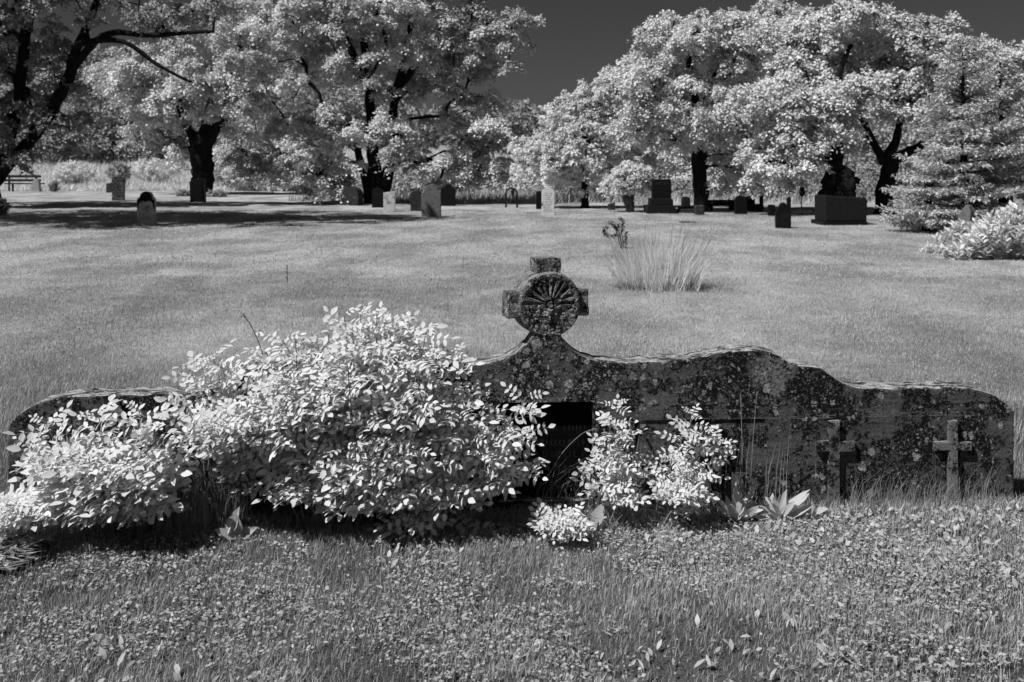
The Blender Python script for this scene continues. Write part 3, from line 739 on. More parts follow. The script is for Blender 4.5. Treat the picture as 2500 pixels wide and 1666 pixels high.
# ------------------------------------------------------------------ headstones
def prism(name, outline, Y, thick, mat, parent=None, rz=0.0, cx=None, bev=.012, seed=0, origin=None, jit=0.0):
    """outline in photo pixels, front face at depth Y; real size and thickness"""
    r = rng(seed); pts = [at(a, b, Y) for a, b in outline]
    mx = np.mean([p[0] for p in pts]) if cx is None else (cx - 1250) / F * Y
    bm = bmesh.new(); fr, bk = [], []
    for p in pts:
        q = p + r.normal(0, jit, 3) * np.array([1, 0, 1]) if jit else p
        fr.append(bm.verts.new((q[0] - mx, 0, q[2]))); bk.append(bm.verts.new((q[0] - mx, thick, q[2])))
    bm.faces.new(fr); bm.faces.new(list(reversed(bk)))
    n = len(fr)
    for i in range(n): bm.faces.new((fr[i], bk[i], bk[(i + 1) % n], fr[(i + 1) % n]))
    bmesh.ops.recalc_face_normals(bm, faces=bm.faces[:])
    if bev:
        es = [e for e in bm.edges if len(e.link_faces) == 2 and any(len(f.verts) == n and n > 4 or abs(f.normal.y) > .9 for f in e.link_faces)]
        bmesh.ops.bevel(bm, geom=es, offset=bev, segments=2, affect='EDGES', profile=.5)
    me = bpy.data.meshes.new(name); 
    if rz: bm.transform(Matrix.Rotation(rz, 4, 'Z'))
    bm.to_mesh(me); bm.free()
    loc = Vector((mx, Y, 0))
    o = bpy.data.objects.new(name, me); COL.objects.link(o); me.materials.append(mat)
    if parent is None: o.location = loc
    else:
        o.parent = parent; off = loc - parent.location; o.location = off
    return o
def arch(x0, x1, yt, ys, yb, kind='round', n=10):
    """outline px: clockwise, shoulders at ys"""
    c = (x0 + x1) / 2; w = (x1 - x0) / 2; pts = [(x0, yb), (x0, ys)]
    if kind == 'round':
        for i in range(1, n): a = math.pi * i / n; pts.append((c - w * math.cos(a), ys - (ys - yt) * math.sin(a)))
    elif kind == 'lancet':
        for i in range(1, n):
            t = i / n; s = t * 2 if t < .5 else (1 - t) * 2
            pts.append((x0 + (x1 - x0) * t, ys - (ys - yt) * (1 - (1 - s) ** 2.1)))
    elif kind == 'gable': pts.append((c, yt))
    elif kind == 'shoulder':
        k = w * .28
        pts += [(x0 + k * .35, ys - (ys - yt) * .3), (x0 + k, ys - (ys - yt) * .38)]
        for i in range(0, n + 1): a = math.pi * i / n; pts.append((c - (w - k) * math.cos(a), ys - (ys - yt) * .42 - (ys - yt) * .58 * math.sin(a)))
        pts += [(x1 - k, ys - (ys - yt) * .38), (x1 - k * .35, ys - (ys - yt) * .3)]
    elif kind == 'slant': pts = [(x0, yb), (x0, yt + (ys - yt)), (x1, yt)]; return pts + [(x1, yb)]
    pts += [(x1, ys), (x1, yb)]; return pts
def inscription(parent, Y, x0, x1, ys, mat, h=2.2, seed=1, gap=.25, widths=None, rz=0.0, proud=.003):
    """weathered, unreadable lines of letter-sized cuts"""
    r = rng(seed); V, FC = [], []
    cx = parent.location.x
    for li, y in enumerate(ys):
        wdt = (x1 - x0) * (widths[li] if widths else r.uniform(.6, 1)); c = (x0 + x1) / 2; x = c - wdt / 2
        while x < c + wdt / 2 - 1:
            lw = h * r.uniform(.5, .95)
            for (a, b, cc, d) in ((x, y - h / 2, x + lw * .32, y + h / 2), (x + lw * .3, y - h / 2 + h * .35 * r.integers(0, 3) / 2, x + lw, y - h / 2 + h * .35 * r.integers(0, 3) / 2 + h * .3)):
                i = len(V)
                for (u, v) in ((a, b), (cc, b), (cc, d), (a, d)):
                    q = at(u, v, Y); V.append((q[0] - cx, -proud, q[2]))
                FC.append((i, i + 1, i + 2, i + 3))
            x += lw + h * gap * (1 if r.uniform() > .18 else 4)
    V = np.array(V)
    if rz: c_, s_ = math.cos(rz), math.sin(rz); V = np.stack([V[:, 0] * c_ - V[:, 1] * s_, V[:, 0] * s_ + V[:, 1] * c_, V[:, 2]], -1)
    me = bpy.data.meshes.new('inscription'); me.from_pydata([tuple(v) for v in V], [], FC); me.materials.append(mat)
    o = bpy.data.objects.new('inscription', me); COL.objects.link(o); o.parent = parent
    return o
GH = 'headstones standing on the far lawn'
def hs(name, label, outl, ybase, thick, mat, rz=0.0, bev=.015, seed=0, jit=.004, group=GH):
    Y = gY(ybase); outl = [(a, b + (6 if b >= ybase - 1 else 0)) for a, b in outl]
    return tag(prism(name, outl, Y, thick, M[mat], rz=rz, bev=bev, seed=seed, jit=jit), label, 'headstone', group)
s = hs('headstone', 'white shouldered headstone with black rounded top, alone in the long shadow', arch(334, 378, 468, 490, 548, 'shoulder'), 548, .12, 'marbled', seed=1)
inscription(s, gY(548), 341, 371, [506, 511.5, 517, 522.5, 528.5, 534.5], M['engd'], 3.0, 2, widths=[.9, 1, .5, 1, .45, 1], proud=.006)
cap = prism('dark_cap', [(334.5, 516), (335, 489), (341, 483), (343, 477), (349, 470), (356, 467.5), (364, 470), (370, 477), (371, 484), (377, 489), (377.5, 516), (373.5, 507), (372, 496), (366, 491), (356, 493), (345, 490), (340, 496), (338, 507)], gY(548) - .006, .012, M['granite'], parent=s, cx=356, bev=0)  # thin black piece over the top and upper sides
s = hs('headstone', 'dark round-topped headstone with carved medallion in front of the pale meadow', arch(273, 303, 430, 442, 490), 490, .15, 'carved', rz=.12, seed=3)
inscription(s, gY(490), 277, 299, [452, 458, 466, 471, 478], M['engd'], 2.6, 4, rz=.12)
hs('headstone', 'plain dark stone half hidden behind the carved round-topped headstone', arch(259, 280, 444, 449, 471, 'slant'), 471, .2, 'greyd', seed=5)
hs('headstone', 'narrow tapered pale stone standing before the park bench', [(75, 469), (79, 443), (83, 438), (90, 438), (94, 443), (97, 469)], 469, .25, 'pale', seed=6)
hs('headstone', 'plain black slab with slanting top in front of the stout trunk', [(464, 495), (462.5, 443), (472, 439), (497, 436), (498, 496)], 495, .3, 'granite', seed=7, bev=.01)
hs('headstone', 'wide rounded grey stone in deep shade left of the great tree trunk', arch(830, 877, 456, 478, 502), 502, .4, 'greyd', rz=-.35, seed=8)
s = hs('headstone', 'black round-topped headstone against the foot of the great tree', arch(908, 936, 461, 468, 507), 507, .12, 'granite', seed=9)
inscription(s, gY(507), 912, 932, [473, 478], M['engr'], 2, 10)
s = hs('headstone', 'small flaking white headstone right of the great tree trunk', arch(936, 965, 467, 471, 518, 'slant'), 518, .1, 'marbled', seed=11)
hs('headstone', 'rounded grey headstone partly behind the pointed lichened one', arch(1002, 1032, 464, 480, 517), 517, .16, 'greyd', seed=12)
hs('headstone', 'tall lichened grey headstone with pointed shouldered top, nearest of the central group', arch(1028, 1076, 450, 476, 530, 'lancet'), 530, .18, 'grey', seed=13, jit=.008)
hs('headstone', 'peaked headstone coloured black for its shade, right of the lichened pointed one', arch(1076, 1112, 448, 463, 504, 'gable'), 504, .15, 'granite', seed=14)  # black stone colour stands in for the great tree's shade
hs('headstone', 'black slab peeping out behind the white gabled headstone', arch(1309, 1326, 464, 469, 511, 'slant'), 511, .15, 'granite', seed=15)
s = hs('headstone', 'white gabled headstone covered with lines of worn writing near the middle', arch(1322, 1354, 455, 466, 526, 'gable'), 526, .12, 'marble', seed=16, rz=-.05)
inscription(s, gY(526), 1328, 1350, [473, 478, 483, 488, 493, 498, 502, 506, 510, 514, 518], M['greyd'], 1.7, 17, rz=-.05)
hs('headstone', 'low dark stone beside the young tree', arch(1486, 1502, 495, 500, 514, 'slant'), 514, .3, 'greyd', seed=18)
hs('headstone', 'small pale round-topped headstone between the monument and the straight trunk', arch(1664, 1686, 480, 487, 510), 510, .12, 'pale', seed=19)
hs('headstone', 'low dark pillar stone at the foot of the straight trunk', [(1701, 525), (1700, 502), (1720, 502), (1720, 525)], 525, .4, 'greyd', seed=20)
s = hs('headstone', 'black round-topped headstone at the end of the dark bench', arch(1795, 1825, 478, 490, 523), 523, .18, 'granite', seed=21)
hs('headstone', 'black round headstone behind the one at the end of the bench', arch(1818, 1843, 479, 490, 514), 514, .18, 'granite', seed=22)
hs('headstone', 'low square dark block between the bench stones and the lancet stone', [(1838, 517), (1838, 499), (1862, 499), (1862, 517)], 517, .4, 'greyd', seed=23)
hs('headstone', 'small dark upright stone left of the black lancet headstone', arch(1877, 1893, 500, 503, 528, 'round'), 528, .15, 'granite', seed=24)
s = hs('headstone', 'polished black lancet headstone with rows of fine letters on the right of the lawn', arch(1895, 1931, 495, 520, 557, 'lancet'), 557, .16, 'granite', seed=25, rz=-.1)
inscription(s, gY(557), 1900, 1928, [524, 528, 532, 536, 541, 546, 550], M['engr'], 1.8, 26, rz=-.1)
hs('headstone', 'thin dark post stone behind the black lancet headstone', [(1923, 531), (1923, 486), (1929, 479), (1932, 486), (1932, 531)], 531, .12, 'granite', seed=27)
s = hs('headstone', 'leaning grey headstone with curved top among the leaves at the right edge', [(2336, 606), (2334, 540), (2336, 525), (2343, 515), (2352, 500), (2360, 503), (2364, 516), (2363, 606)], 600, .22, 'grey', rz=-.75, seed=28)
s.rotation_euler = (0, math.radians(3), 0)
# square monument
mY = gY(523)
mon = empty('monument', ((1615 - 1250) / F * mY, mY, 0), 'square black die monument on stepped base beyond the grass clump', 'monument')
prism('die', [(1594, 484.5), (1595, 440), (1598, 438), (1637, 438), (1639, 440), (1639, 484.5)], mY + .28, .35, M['granite'], mon, cx=1615)
prism('plinth', [(1588, 502), (1589, 487), (1592, 484.8), (1640, 484.8), (1643, 488), (1644, 502)], mY + .16, .6, M['granite2'], mon, cx=1615)
prism('base', [(1581, 528), (1581, 503), (1650, 503), (1650, 528)], mY, .95, M['granite2'], mon, cx=1615)
ins = prism('name_panel', [(1600, 452), (1600, 444), (1633, 444), (1633, 452)], mY + .275, .012, M['granite2'], mon, cx=1615, bev=0)
# big block with trunk-like rubble
bY = gY(551)
blk = empty('block_monument', ((2063 - 1250) / F * bY, bY, 0), 'massive square dark block monument on a low base right of the lancet headstone', 'monument')
prism('die', [(2016, 541), (2015, 482), (2017, 478), (2040, 479), (2060, 481), (2080, 482), (2098, 484), (2114, 484), (2117, 488), (2117, 541)], bY + .05, .9, M['granite2'], blk, cx=2063, jit=.008, bev=.02, rz=0.0)
prism('base', [(2012, 560), (2011, 541.5), (2119, 541.5), (2119, 560)], bY, 1.05, M['granite'], blk, cx=2063, bev=.02)
# grave kerb beside the monument
kY = gY(521)
kb = empty('grave_kerb', ((1672 - 1250) / F * kY, kY, 0), 'low dark grave kerb around the small pale headstone', 'kerb')
prism('kerb_front', [(1652, 526), (1652, 511), (1697, 511), (1697, 526)], kY, .15, M['greyd'], kb, cx=1672)
prism('kerb_back', [(1656, 514), (1656, 505), (1695, 505), (1695, 514)], kY + 1.6, .15, M['greyd'], kb, cx=1672)
tag(prism('ground_plaque', [(1664, 547), (1664, 543.5), (1702, 543.5), (1702, 547)], gY(546), .5, M['granite'], bev=.005), 'flat dark marker sunk in the lawn before the monument', 'marker')

# benches
def bench(label, x0, x1, ytop, yb, rz=0.0):
    Y = gY(yb); k = Y / F; w = (x1 - x0) * k; cx = ((x0 + x1) / 2 - 1250) * k; H = (yb - ytop) * k
    root = empty('park_bench', (cx, Y, float(G(cx, Y))), label, 'bench'); root.rotation_euler = (0, 0, rz)
    def bx(nm, x, y, z, sx, sy, sz, mat='wood'):
        bm = bmesh.new(); bmesh.ops.create_cube(bm, size=1); bm.transform(Matrix.Translation((x, y, z)) @ Matrix.Diagonal((sx, sy, sz, 1)))
        bmesh.ops.bevel(bm, geom=bm.edges[:], offset=.008, segments=1, affect='EDGES')
        me = bpy.data.meshes.new(nm); bm.to_mesh(me); bm.free(); me.materials.append(M[mat]); o = bpy.data.objects.new(nm, me); COL.objects.link(o); o.parent = root
    bx('back_slat', 0, 0, H - .07, w, .05, .14); bx('back_slat', 0, 0.01, H * .68, w, .05, .13)
    bx('seat', 0, .28, H * .47, w, .42, .06)
    for sx in (-.36, .36):
        bx('leg', sx * w, 0.06, H * .5, .09, .07, H - .02); bx('leg', sx * w, .46, H * .22, .09, .07, H * .44)
    return root
bench('dark wooden park bench with two back rails beside the leaning tree', 8, 100, 428, 468)
bench('dark low bench rails between the straight trunk and the black round headstone', 1728, 1800, 487, 513)

# iron arch grave marker
def iron_arch():
    Y = gY(509); c = (1249 - 1250) / F * Y
    root = empty('iron_arch', (c, Y, 0), 'black iron hoop marker with a hanging heart-shaped basket in the central shade', 'grave marker')
    R = 15 / F * Y; zt = CAMZ - (474 - 400) / F * Y
    for nm, rr, dy in (('hoop', R, 0), ('hoop', R * .82, .25)):
        a = np.linspace(0, math.pi, 17); P = np.stack([c + np.cos(a) * rr, np.full(17, Y + dy), zt + np.sin(a) * rr], -1)
        P = np.concatenate([[[c + rr, Y + dy, 0]], P, [[c - rr, Y + dy, 0]]])
        V, FC = tube_edges(P[:-1], P[1:], np.full(18, .018), np.full(18, .018), 6); np_mesh(nm, V, FC, M['iron'], root)
    bm = bmesh.new(); bmesh.ops.create_uvsphere(bm, u_segments=16, v_segments=10, radius=1)
    for v in bm.verts:
        f = (v.co.z + 1) / 2; v.co.x *= .35 + .65 * f; v.co.z *= 1.15
    bm.transform(Matrix.Translation((.04, .1, zt + .02)) @ Matrix.Diagonal((.085, .06, .12, 1)))
    me = bpy.data.meshes.new('basket'); bm.to_mesh(me); bm.free(); me.materials.append(M['iron']); o = bpy.data.objects.new('basket', me); COL.objects.link(o); o.parent = root
iron_arch()
def lamp_post():
    Y = gY(524); c = (1958 - 1250) / F * Y; root = empty('lantern_post', (c, Y, 0), 'dark oval head on a thin pale post between the lancet stone and the block', 'post')
    V, FC = tube_edges(np.array([[c, Y, -.05], [c - .02, Y, .35]]), np.array([[c - .02, Y, .35], [c, Y, .55]]), np.array([.02, .02]), np.array([.02, .016]), 6)
    np_mesh('post', V, FC, M['pale'], root)
    bm = bmesh.new(); bmesh.ops.create_uvsphere(bm, u_segments=14, v_segments=10, radius=1); bm.transform(Matrix.Translation((0, 0, .68)) @ Matrix.Diagonal((.09, .07, .16, 1)))
    me = bpy.data.meshes.new('head'); bm.to_mesh(me); bm.free(); me.materials.append(M['iron']); o = bpy.data.objects.new('head', me); COL.objects.link(o); o.parent = root
lamp_post()

# ------------------------------------------------------------------ the memorial wall
cu, cz = onwall(1335, 745); CC = wpt(cu, cz, .07)
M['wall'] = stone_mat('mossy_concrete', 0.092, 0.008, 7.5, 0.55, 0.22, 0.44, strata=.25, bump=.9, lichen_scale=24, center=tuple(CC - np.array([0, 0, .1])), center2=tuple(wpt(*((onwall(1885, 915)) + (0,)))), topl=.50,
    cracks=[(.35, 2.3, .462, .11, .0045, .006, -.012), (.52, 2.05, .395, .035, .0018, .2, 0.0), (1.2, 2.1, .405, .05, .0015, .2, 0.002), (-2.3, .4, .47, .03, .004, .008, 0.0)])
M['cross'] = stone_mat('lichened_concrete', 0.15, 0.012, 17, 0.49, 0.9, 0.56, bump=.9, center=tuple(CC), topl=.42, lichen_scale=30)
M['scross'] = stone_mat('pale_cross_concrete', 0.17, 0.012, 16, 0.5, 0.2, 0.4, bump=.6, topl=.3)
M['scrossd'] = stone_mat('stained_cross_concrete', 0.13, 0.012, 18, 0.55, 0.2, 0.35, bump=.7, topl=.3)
TH = .15
def build_wall():
    root = empty('memorial_wall', tuple(wpt(LW / 2, 0, 0)), 'long low mossy concrete memorial wall with curved top and a wheel cross, overgrown by roses', 'memorial')
    prof = [(18, 1330), (18, 1050), (24, 1035), (38, 1018), (66, 998), (90, 986), (115, 978), (152, 971), (205, 967), (265, 965), (330, 964), (398, 962), (450, 960), (497, 955), (530, 946), (560, 932), (585, 913), (610, 901),
            (645, 897), (680, 892), (710, 878), (742, 867), (780, 860), (830, 857), (880, 857), (950, 863), (1010, 872), (1070, 880), (1110, 885), (1152, 889), (1208, 885), (1242, 874), (1264, 859), (1286, 841), (1300, 822), (1306, 815),
            (1365, 815), (1369, 816), (1375, 832), (1389, 848), (1404, 861), (1425, 872), (1456, 883), (1509, 886), (1560, 885), (1650, 880), (1700, 874), (1751, 864), (1790, 857), (1836, 855), (1870, 858), (1887, 862), (1905, 869), (1918, 878), (1928, 887), (1938, 893),
            (1960, 894), (1982, 895), (2003, 898), (2012, 904), (2023, 912), (2043, 927), (2067, 939), (2094, 946), (2142, 949), (2190, 949), (2244, 948), (2300, 948), (2346, 948), (2375, 950), (2397, 954), (2431, 967), (2458, 987), (2470, 996), (2477, 1006), (2477, 1330)]
    uz = [onwall(*p) for p in prof]; uz[0] = (uz[0][0], -.1); uz[-1] = (uz[-1][0], -.1)
    # resample with slight wear
    r = rng(700); pts = [uz[0]]
    for a, b in zip(uz[:-1], uz[1:]):
        L = math.hypot(b[0] - a[0], b[1] - a[1]); n = max(1, int(L / .022))
        for k in range(1, n + 1):
            t = k / n; pts.append((a[0] + (b[0] - a[0]) * t, a[1] + (b[1] - a[1]) * t))
    base = np.array([XL, YL, 0]) + DW * LW / 2
    bm = bmesh.new(); fr, bk = [], []
    for i, (u, z) in enumerate(pts):
        j = 0 if i in (0, len(pts) - 1) else 1
        ju, jz = r.normal(0, .0012, 2) * j; jf = jb = 0
        p = wpt(u + ju, z + jz, 0 + jf) - base; q = wpt(u + ju, z + jz + r.normal(0, .0015) * j, TH + jb) - base
        fr.append(bm.verts.new(p)); bk.append(bm.verts.new(q))
    f1 = bm.faces.new(fr); f2 = bm.faces.new(list(reversed(bk))); n = len(fr)
    for i in range(n): bm.faces.new((fr[i], bk[i], bk[(i + 1) % n], fr[(i + 1) % n]))
    bmesh.ops.recalc_face_normals(bm, faces=bm.faces[:])
    es = list(f1.edges) + list(f2.edges)
    bmesh.ops.bevel(bm, geom=es, offset=.009, segments=2, affect='EDGES', profile=.5)
    me = bpy.data.meshes.new('wall_body'); bm.to_mesh(me); bm.free()
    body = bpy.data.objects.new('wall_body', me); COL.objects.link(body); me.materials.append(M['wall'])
    # niche cut
    def cutter(x0, x1, y0, y1, dep):
        a, zt = onwall(x0, y0); b, zb = onwall(x1, y1)
        bm = bmesh.new(); vs = [bm.verts.new(wpt(u, z, w) - base) for w in (-.05, dep) for (u, z) in ((a, zb), (b, zb), (b, zt), (a, zt))]
        for f in ((0, 1, 2, 3), (7, 6, 5, 4), (0, 4, 5, 1), (1, 5, 6, 2), (2, 6, 7, 3), (3, 7, 4, 0)): bm.faces.new([vs[i] for i in f])
        bmesh.ops.recalc_face_normals(bm, faces=bm.faces[:])
        me = bpy.data.meshes.new('cut'); bm.to_mesh(me); bm.free(); return bpy.data.objects.new('cut', me)
    for args in ((1215, 1449, 984, 1222, .055), (1745 - 195, 1868, 1027, 1420, .008)):
        c = cutter(*args); COL.objects.link(c)
        md = body.modifiers.new('b', 'BOOLEAN'); md.object = c; md.operation = 'DIFFERENCE'; md.solver = 'EXACT'
        dg = bpy.context.evaluated_depsgraph_get(); dg.update()
        nm = bpy.data.meshes.new_from_object(body.evaluated_get(dg)); body.modifiers.clear(); old = body.data; body.data = nm; nm.name = 'wall_body'
        bpy.data.objects.remove(c)
    body.parent = root
    def slab(name, quad, w0, w1, mat, parent=root, bev=.003, uv=False, jit=0):
        """outline (px,py) -> extruded from depth w0 (front) to w1"""
        pp = parent; off = Vector((0, 0, 0))
        while pp is not None: off += pp.location; pp = pp.parent
        off = np.array(off); bm = bmesh.new(); fr, bk = [], []; rr = rng(5)
        for (px, py) in quad:
            u, z = onwall(px, py) if not uv else (px, py); d = rr.normal(0, jit, 2) if jit else (0, 0)
            fr.append(bm.verts.new(wpt(u + d[0], z + d[1], w0) - off)); bk.append(bm.verts.new(wpt(u + d[0], z + d[1], w1) - off))
        f = bm.faces.new(fr); bm.faces.new(list(reversed(bk))); n = len(fr)
        for i in range(n): bm.faces.new((fr[i], bk[i], bk[(i + 1) % n], fr[(i + 1) % n]))
        bmesh.ops.recalc_face_normals(bm, faces=bm.faces[:])
        if bev: bmesh.ops.bevel(bm, geom=list(f.edges), offset=bev, segments=2, affect='EDGES')
        me = bpy.data.meshes.new(name); bm.to_mesh(me); bm.free(); me.materials.append(mat)
        o = bpy.data.objects.new(name, me); COL.objects.link(o); o.parent = parent; return o
    M['slate'] = plain_mat('black_slate', 0.004, 0.8, 0.4, 30, 0.1, 0.04)
    pl = slab('plaque', [(1218, 1221), (1218, 986), (1446, 986), (1446, 1221)], .046, .053, M['slate'])
    # faint worn lettering, unreadable
    V, FC = [], []; r = rng(44)
    for y, h in ((1045, 13), (1080, 15), (1110, 13), (1145, 17), (1180, 15)):
        x = 1300
        while x < 1432:
            w = h * r.uniform(.35, .6)
            for (a, b, c, d) in ((x, y, x + 2.2, y + h), (x + 2, y + h * .45 * r.integers(0, 3), x + w, y + h * .45 * r.integers(0, 3) + 2.0)):
                d = max(d, b + 1.5); i = len(V)
                for (px, py) in ((a, b), (c, b), (c, d), (a, d)):
                    u, z = onwall(px, py); V.append(wpt(u, z, .0445))
                FC.append((i, i + 1, i + 2, i + 3))
            x += w + 4 + (9 if r.uniform() < .2 else 0)
    M['ghost'] = plain_mat('worn_letter_grey', 0.013, 0.9, 0.5, 60)
    np_mesh('lettering', np.array(V), np.array(FC), M['ghost'], pl)
    # three small crosses in relief
    def scross(x0, x1, xa, xb, yt, ya, yb_, ybot, mat, lab):
        o = slab('small_cross', [(x0, ybot), (x0, yb_), (xa, yb_), (xa, ya), (x0, ya), (x0, yt), (x1, yt), (x1, ya), (xb, ya), (xb, yb_), (x1, yb_), (x1, ybot)], -.024, .004, M[mat], jit=.0012, bev=.004)
        o['label'] = lab
    scross(2020, 2047, 1990, 2084, 1026, 1075, 1101, 1250, 'scrossd', 'mottled half-black small cross')
    scross(2312, 2334, 2277, 2368, 1026, 1077, 1098, 1250, 'scross', 'pale small cross nearest the end of the wall')
    scross(1733, 1760, 1700, 1795, 1038, 1086, 1112, 1260, 'scrossd', 'small cross half hidden by the right rose bush')
    # wheel cross
    rot = math.radians(17); cr = empty('wheel_cross', (0, 0, 0)); cr.parent = root
    cr.location = Vector(tuple(wpt(cu, cz, TH / 2) - base)); cr.rotation_euler = (0, 0, rot)
    t = .055
    def poly(name, pts, y0, y1, mat, bev=.005, par=cr, jit=.0015):
        bm = bmesh.new(); rr = rng(len(pts)); fr, bk = [], []
        for (x, z) in pts:
            a, b = rr.normal(0, jit, 2); fr.append(bm.verts.new((x + a, y0, z + b))); bk.append(bm.verts.new((x + a, y1, z + b)))
        f = bm.faces.new(fr); g = bm.faces.new(list(reversed(bk))); n = len(fr)
        for i in range(n): bm.faces.new((fr[i], bk[i], bk[(i + 1) % n], fr[(i + 1) % n]))
        bmesh.ops.recalc_face_normals(bm, faces=bm.faces[:])
        bmesh.ops.bevel(bm, geom=list(f.edges) + list(g.edges), offset=bev, segments=2, affect='EDGES')
        me = bpy.data.meshes.new(name); bm.to_mesh(me); bm.free(); me.materials.append(mat)
        o = bpy.data.objects.new(name, me); COL.objects.link(o); o.parent = par; return o
    hw, hh, ax, tp = .053, .056, .181, .198
    def dens(pts, d=.02):
        out = []
        for a, b in zip(pts, pts[1:] + pts[:1]):
            n = max(1, int(math.hypot(b[0] - a[0], b[1] - a[1]) / d))
            out += [(a[0] + (b[0] - a[0]) * k / n, a[1] + (b[1] - a[1]) * k / n) for k in range(n)]
        return out
    poly('cross_arms', dens([(-hw, -.128), (-hw, -hh), (-ax, -hh), (-ax, hh), (-hw, hh), (-hw, tp), (hw, tp), (hw, hh), (ax, hh), (ax, -hh), (hw, -hh), (hw, -.128)]), -t, t, M['cross'])
    # disc: polar relief on the front, drum behind
    R = .141; nr, na = 36, 240; V = []
    def hgt(rr, a):
        h = .012
        if rr > R - .008: h -= (rr - (R - .008)) * .9
        if rr > .118: h += .002
        d = math.degrees(a) % 360
        if 0 <= d <= 182 or d > 356:
            d2 = d if d <= 200 else d - 360
            k = (d2 - 3) / 19.0; fr_ = abs(k - round(k)) * 2          # 0 at ray centre line
            if .022 < rr < .114:
                g = float(sstep(.62, .40, fr_))
                h -= .020 * g * min(1, (rr - .022) / .05) * min(1, (.114 - rr) / .012)
        else:
            x, z = rr * math.cos(a), rr * math.sin(a)
            h += .012 * math.exp(-((x / .013) ** 2)) * (1 if z > -.075 else 0) * min(1, rr / .02)
            h -= .010 * math.exp(-(((x - .045) / .028) ** 2 + ((z + .045) / .02) ** 2))
            h -= .006 * math.exp(-(((x + .05) / .03) ** 2 + ((z + .04) / .02) ** 2))
            h -= .012 * math.exp(-(((x - .012) / .015) ** 2 + ((z + .07) / .015) ** 2))
        if .013 < rr < .022: h -= .012
        h += (float(vnoise(rr * math.cos(a) * 90 + 50, rr * math.sin(a) * 90 + 50, 3)) - .5) * .004
        h += (float(vnoise(rr * math.cos(a) * 260 + 50, rr * math.sin(a) * 260 + 50, 4)) - .5) * .002
        return h
    V.append((0, -t - .012, 0))
    for i in range(1, nr + 1):
        rr = R * i / nr
        for j in range(na):
            a = 2 * math.pi * j / na; V.append((rr * math.cos(a), -t - hgt(rr, a), rr * math.sin(a)))
    for j in range(na): a = 2 * math.pi * j / na; V.append((R * math.cos(a), t + .008, R * math.sin(a)))
    V.append((0, t + .008, 0)); FC = []
    for j in range(na): FC.append((0, 1 + j, 1 + (j + 1) % na))
    for i in range(nr):
        b0 = 1 + i * na; b1 = b0 + na
        for j in range(na): FC.append((b0 + j, b1 + j, b1 + (j + 1) % na, b0 + (j + 1) % na))
    L = len(V) - 1; b0 = 1 + nr * na
    for j in range(na): FC.append((b0 + j, L, b0 + (j + 1) % na))
    me = bpy.data.meshes.new('carved_disc'); me.from_pydata(V, [], FC); me.materials.append(M['cross']); me.validate(); me.update()
    bm = bmesh.new(); bm.from_mesh(me); bmesh.ops.recalc_face_normals(bm, faces=bm.faces[:]); bm.to_mesh(me); bm.free()
    o = bpy.data.objects.new('carved_disc', me); COL.objects.link(o); o.parent = cr
    # raised lichen rosettes
    r = rng(91); bm = bmesh.new()
    for k in range(85):
        if k < 45:
            a = r.uniform(0, 6.283); rr = R * math.sqrt(r.uniform()) * .97
            if math.sin(a) > 0 and r.uniform() < .5: a = r.uniform(2.0, 3.0) if r.uniform() < .35 else -a
            x, z, y = rr * math.cos(a), rr * math.sin(a), -t - .0135
        else:
            x = r.uniform(-ax, ax) if r.uniform() < .6 else r.uniform(-hw, hw); z = r.uniform(-hh, hh) if abs(x) > hw else r.uniform(-.12, tp); y = -t - .001
        s_ = r.uniform(.002, .0075); m4 = Matrix.Translation((x, y, z)) @ Matrix.Diagonal((s_, s_ * .3, s_ * r.uniform(.6, 1.2), 1))
        bmesh.ops.create_icosphere(bm, subdivisions=2, radius=1, matrix=m4)
    for v in bm.verts: v.co += Vector(r.normal(0, .0005, 3))
    me = bpy.data.meshes.new('lichen'); bm.to_mesh(me); bm.free(); me.materials.append(M['lich']); o = bpy.data.objects.new('lichen', me); COL.objects.link(o); o.parent = cr
build_wall()

# old timber/stone kerb end at lower left
def kerb_end():
    Y = gY(1392); x = (20 - 1250) / F * Y
    r = rng(800); bm = bmesh.new(); nx, nyy = 30, 14; V = {}
    root = empty('straw_kerb', (x - .12, Y + .06, 0), 'weathered dark kerb end covered with matted straw in the lower left corner', 'kerb')
    P = []
    for i in range(nx):
        for j in range(nyy):
            u = i / (nx - 1); v = j / (nyy - 1)
            X = -.22 + .40 * u; Yy = -.14 + .30 * v
            h = .085 * (1 - max(0, (u - .86) / .14) ** 3) * math.sin(math.pi * min(1, max(0, v * .9 + .08))) ** .5 + .006 * r.normal()
            P.append((X, Yy, max(-.02, h)))
    FC = [(i * nyy + j, (i + 1) * nyy + j, (i + 1) * nyy + j + 1, i * nyy + j + 1) for i in range(nx - 1) for j in range(nyy - 1)]
    me = bpy.data.meshes.new('kerb_stone'); me.from_pydata(P, [], FC); me.materials.append(M['wall']); o = bpy.data.objects.new('kerb_stone', me); COL.objects.link(o); o.parent = root
    n = 700; px = r.uniform(-.22, .17, n); py = r.uniform(-.14, .14, n)
    B = np.stack([px, py, .07 * np.sin(np.pi * np.clip((py + .14) / .3, 0.05, 1)) ** .5 + r.uniform(0, .015, n)], -1)
    D = np.stack([r.uniform(.5, 1, n), r.normal(.1, .25, n), r.normal(0.05, .12, n)], -1); L = r.uniform(.04, .11, n)
    V, F2, R = rhomb(B + np.array(root.location), D, np.tile([[0, -.4, 1.]], (n, 1)), L, np.full(n, .003), 801)
    np_mesh('straw', V, F2, M['dry'], root, rnd=R)
kerb_end()

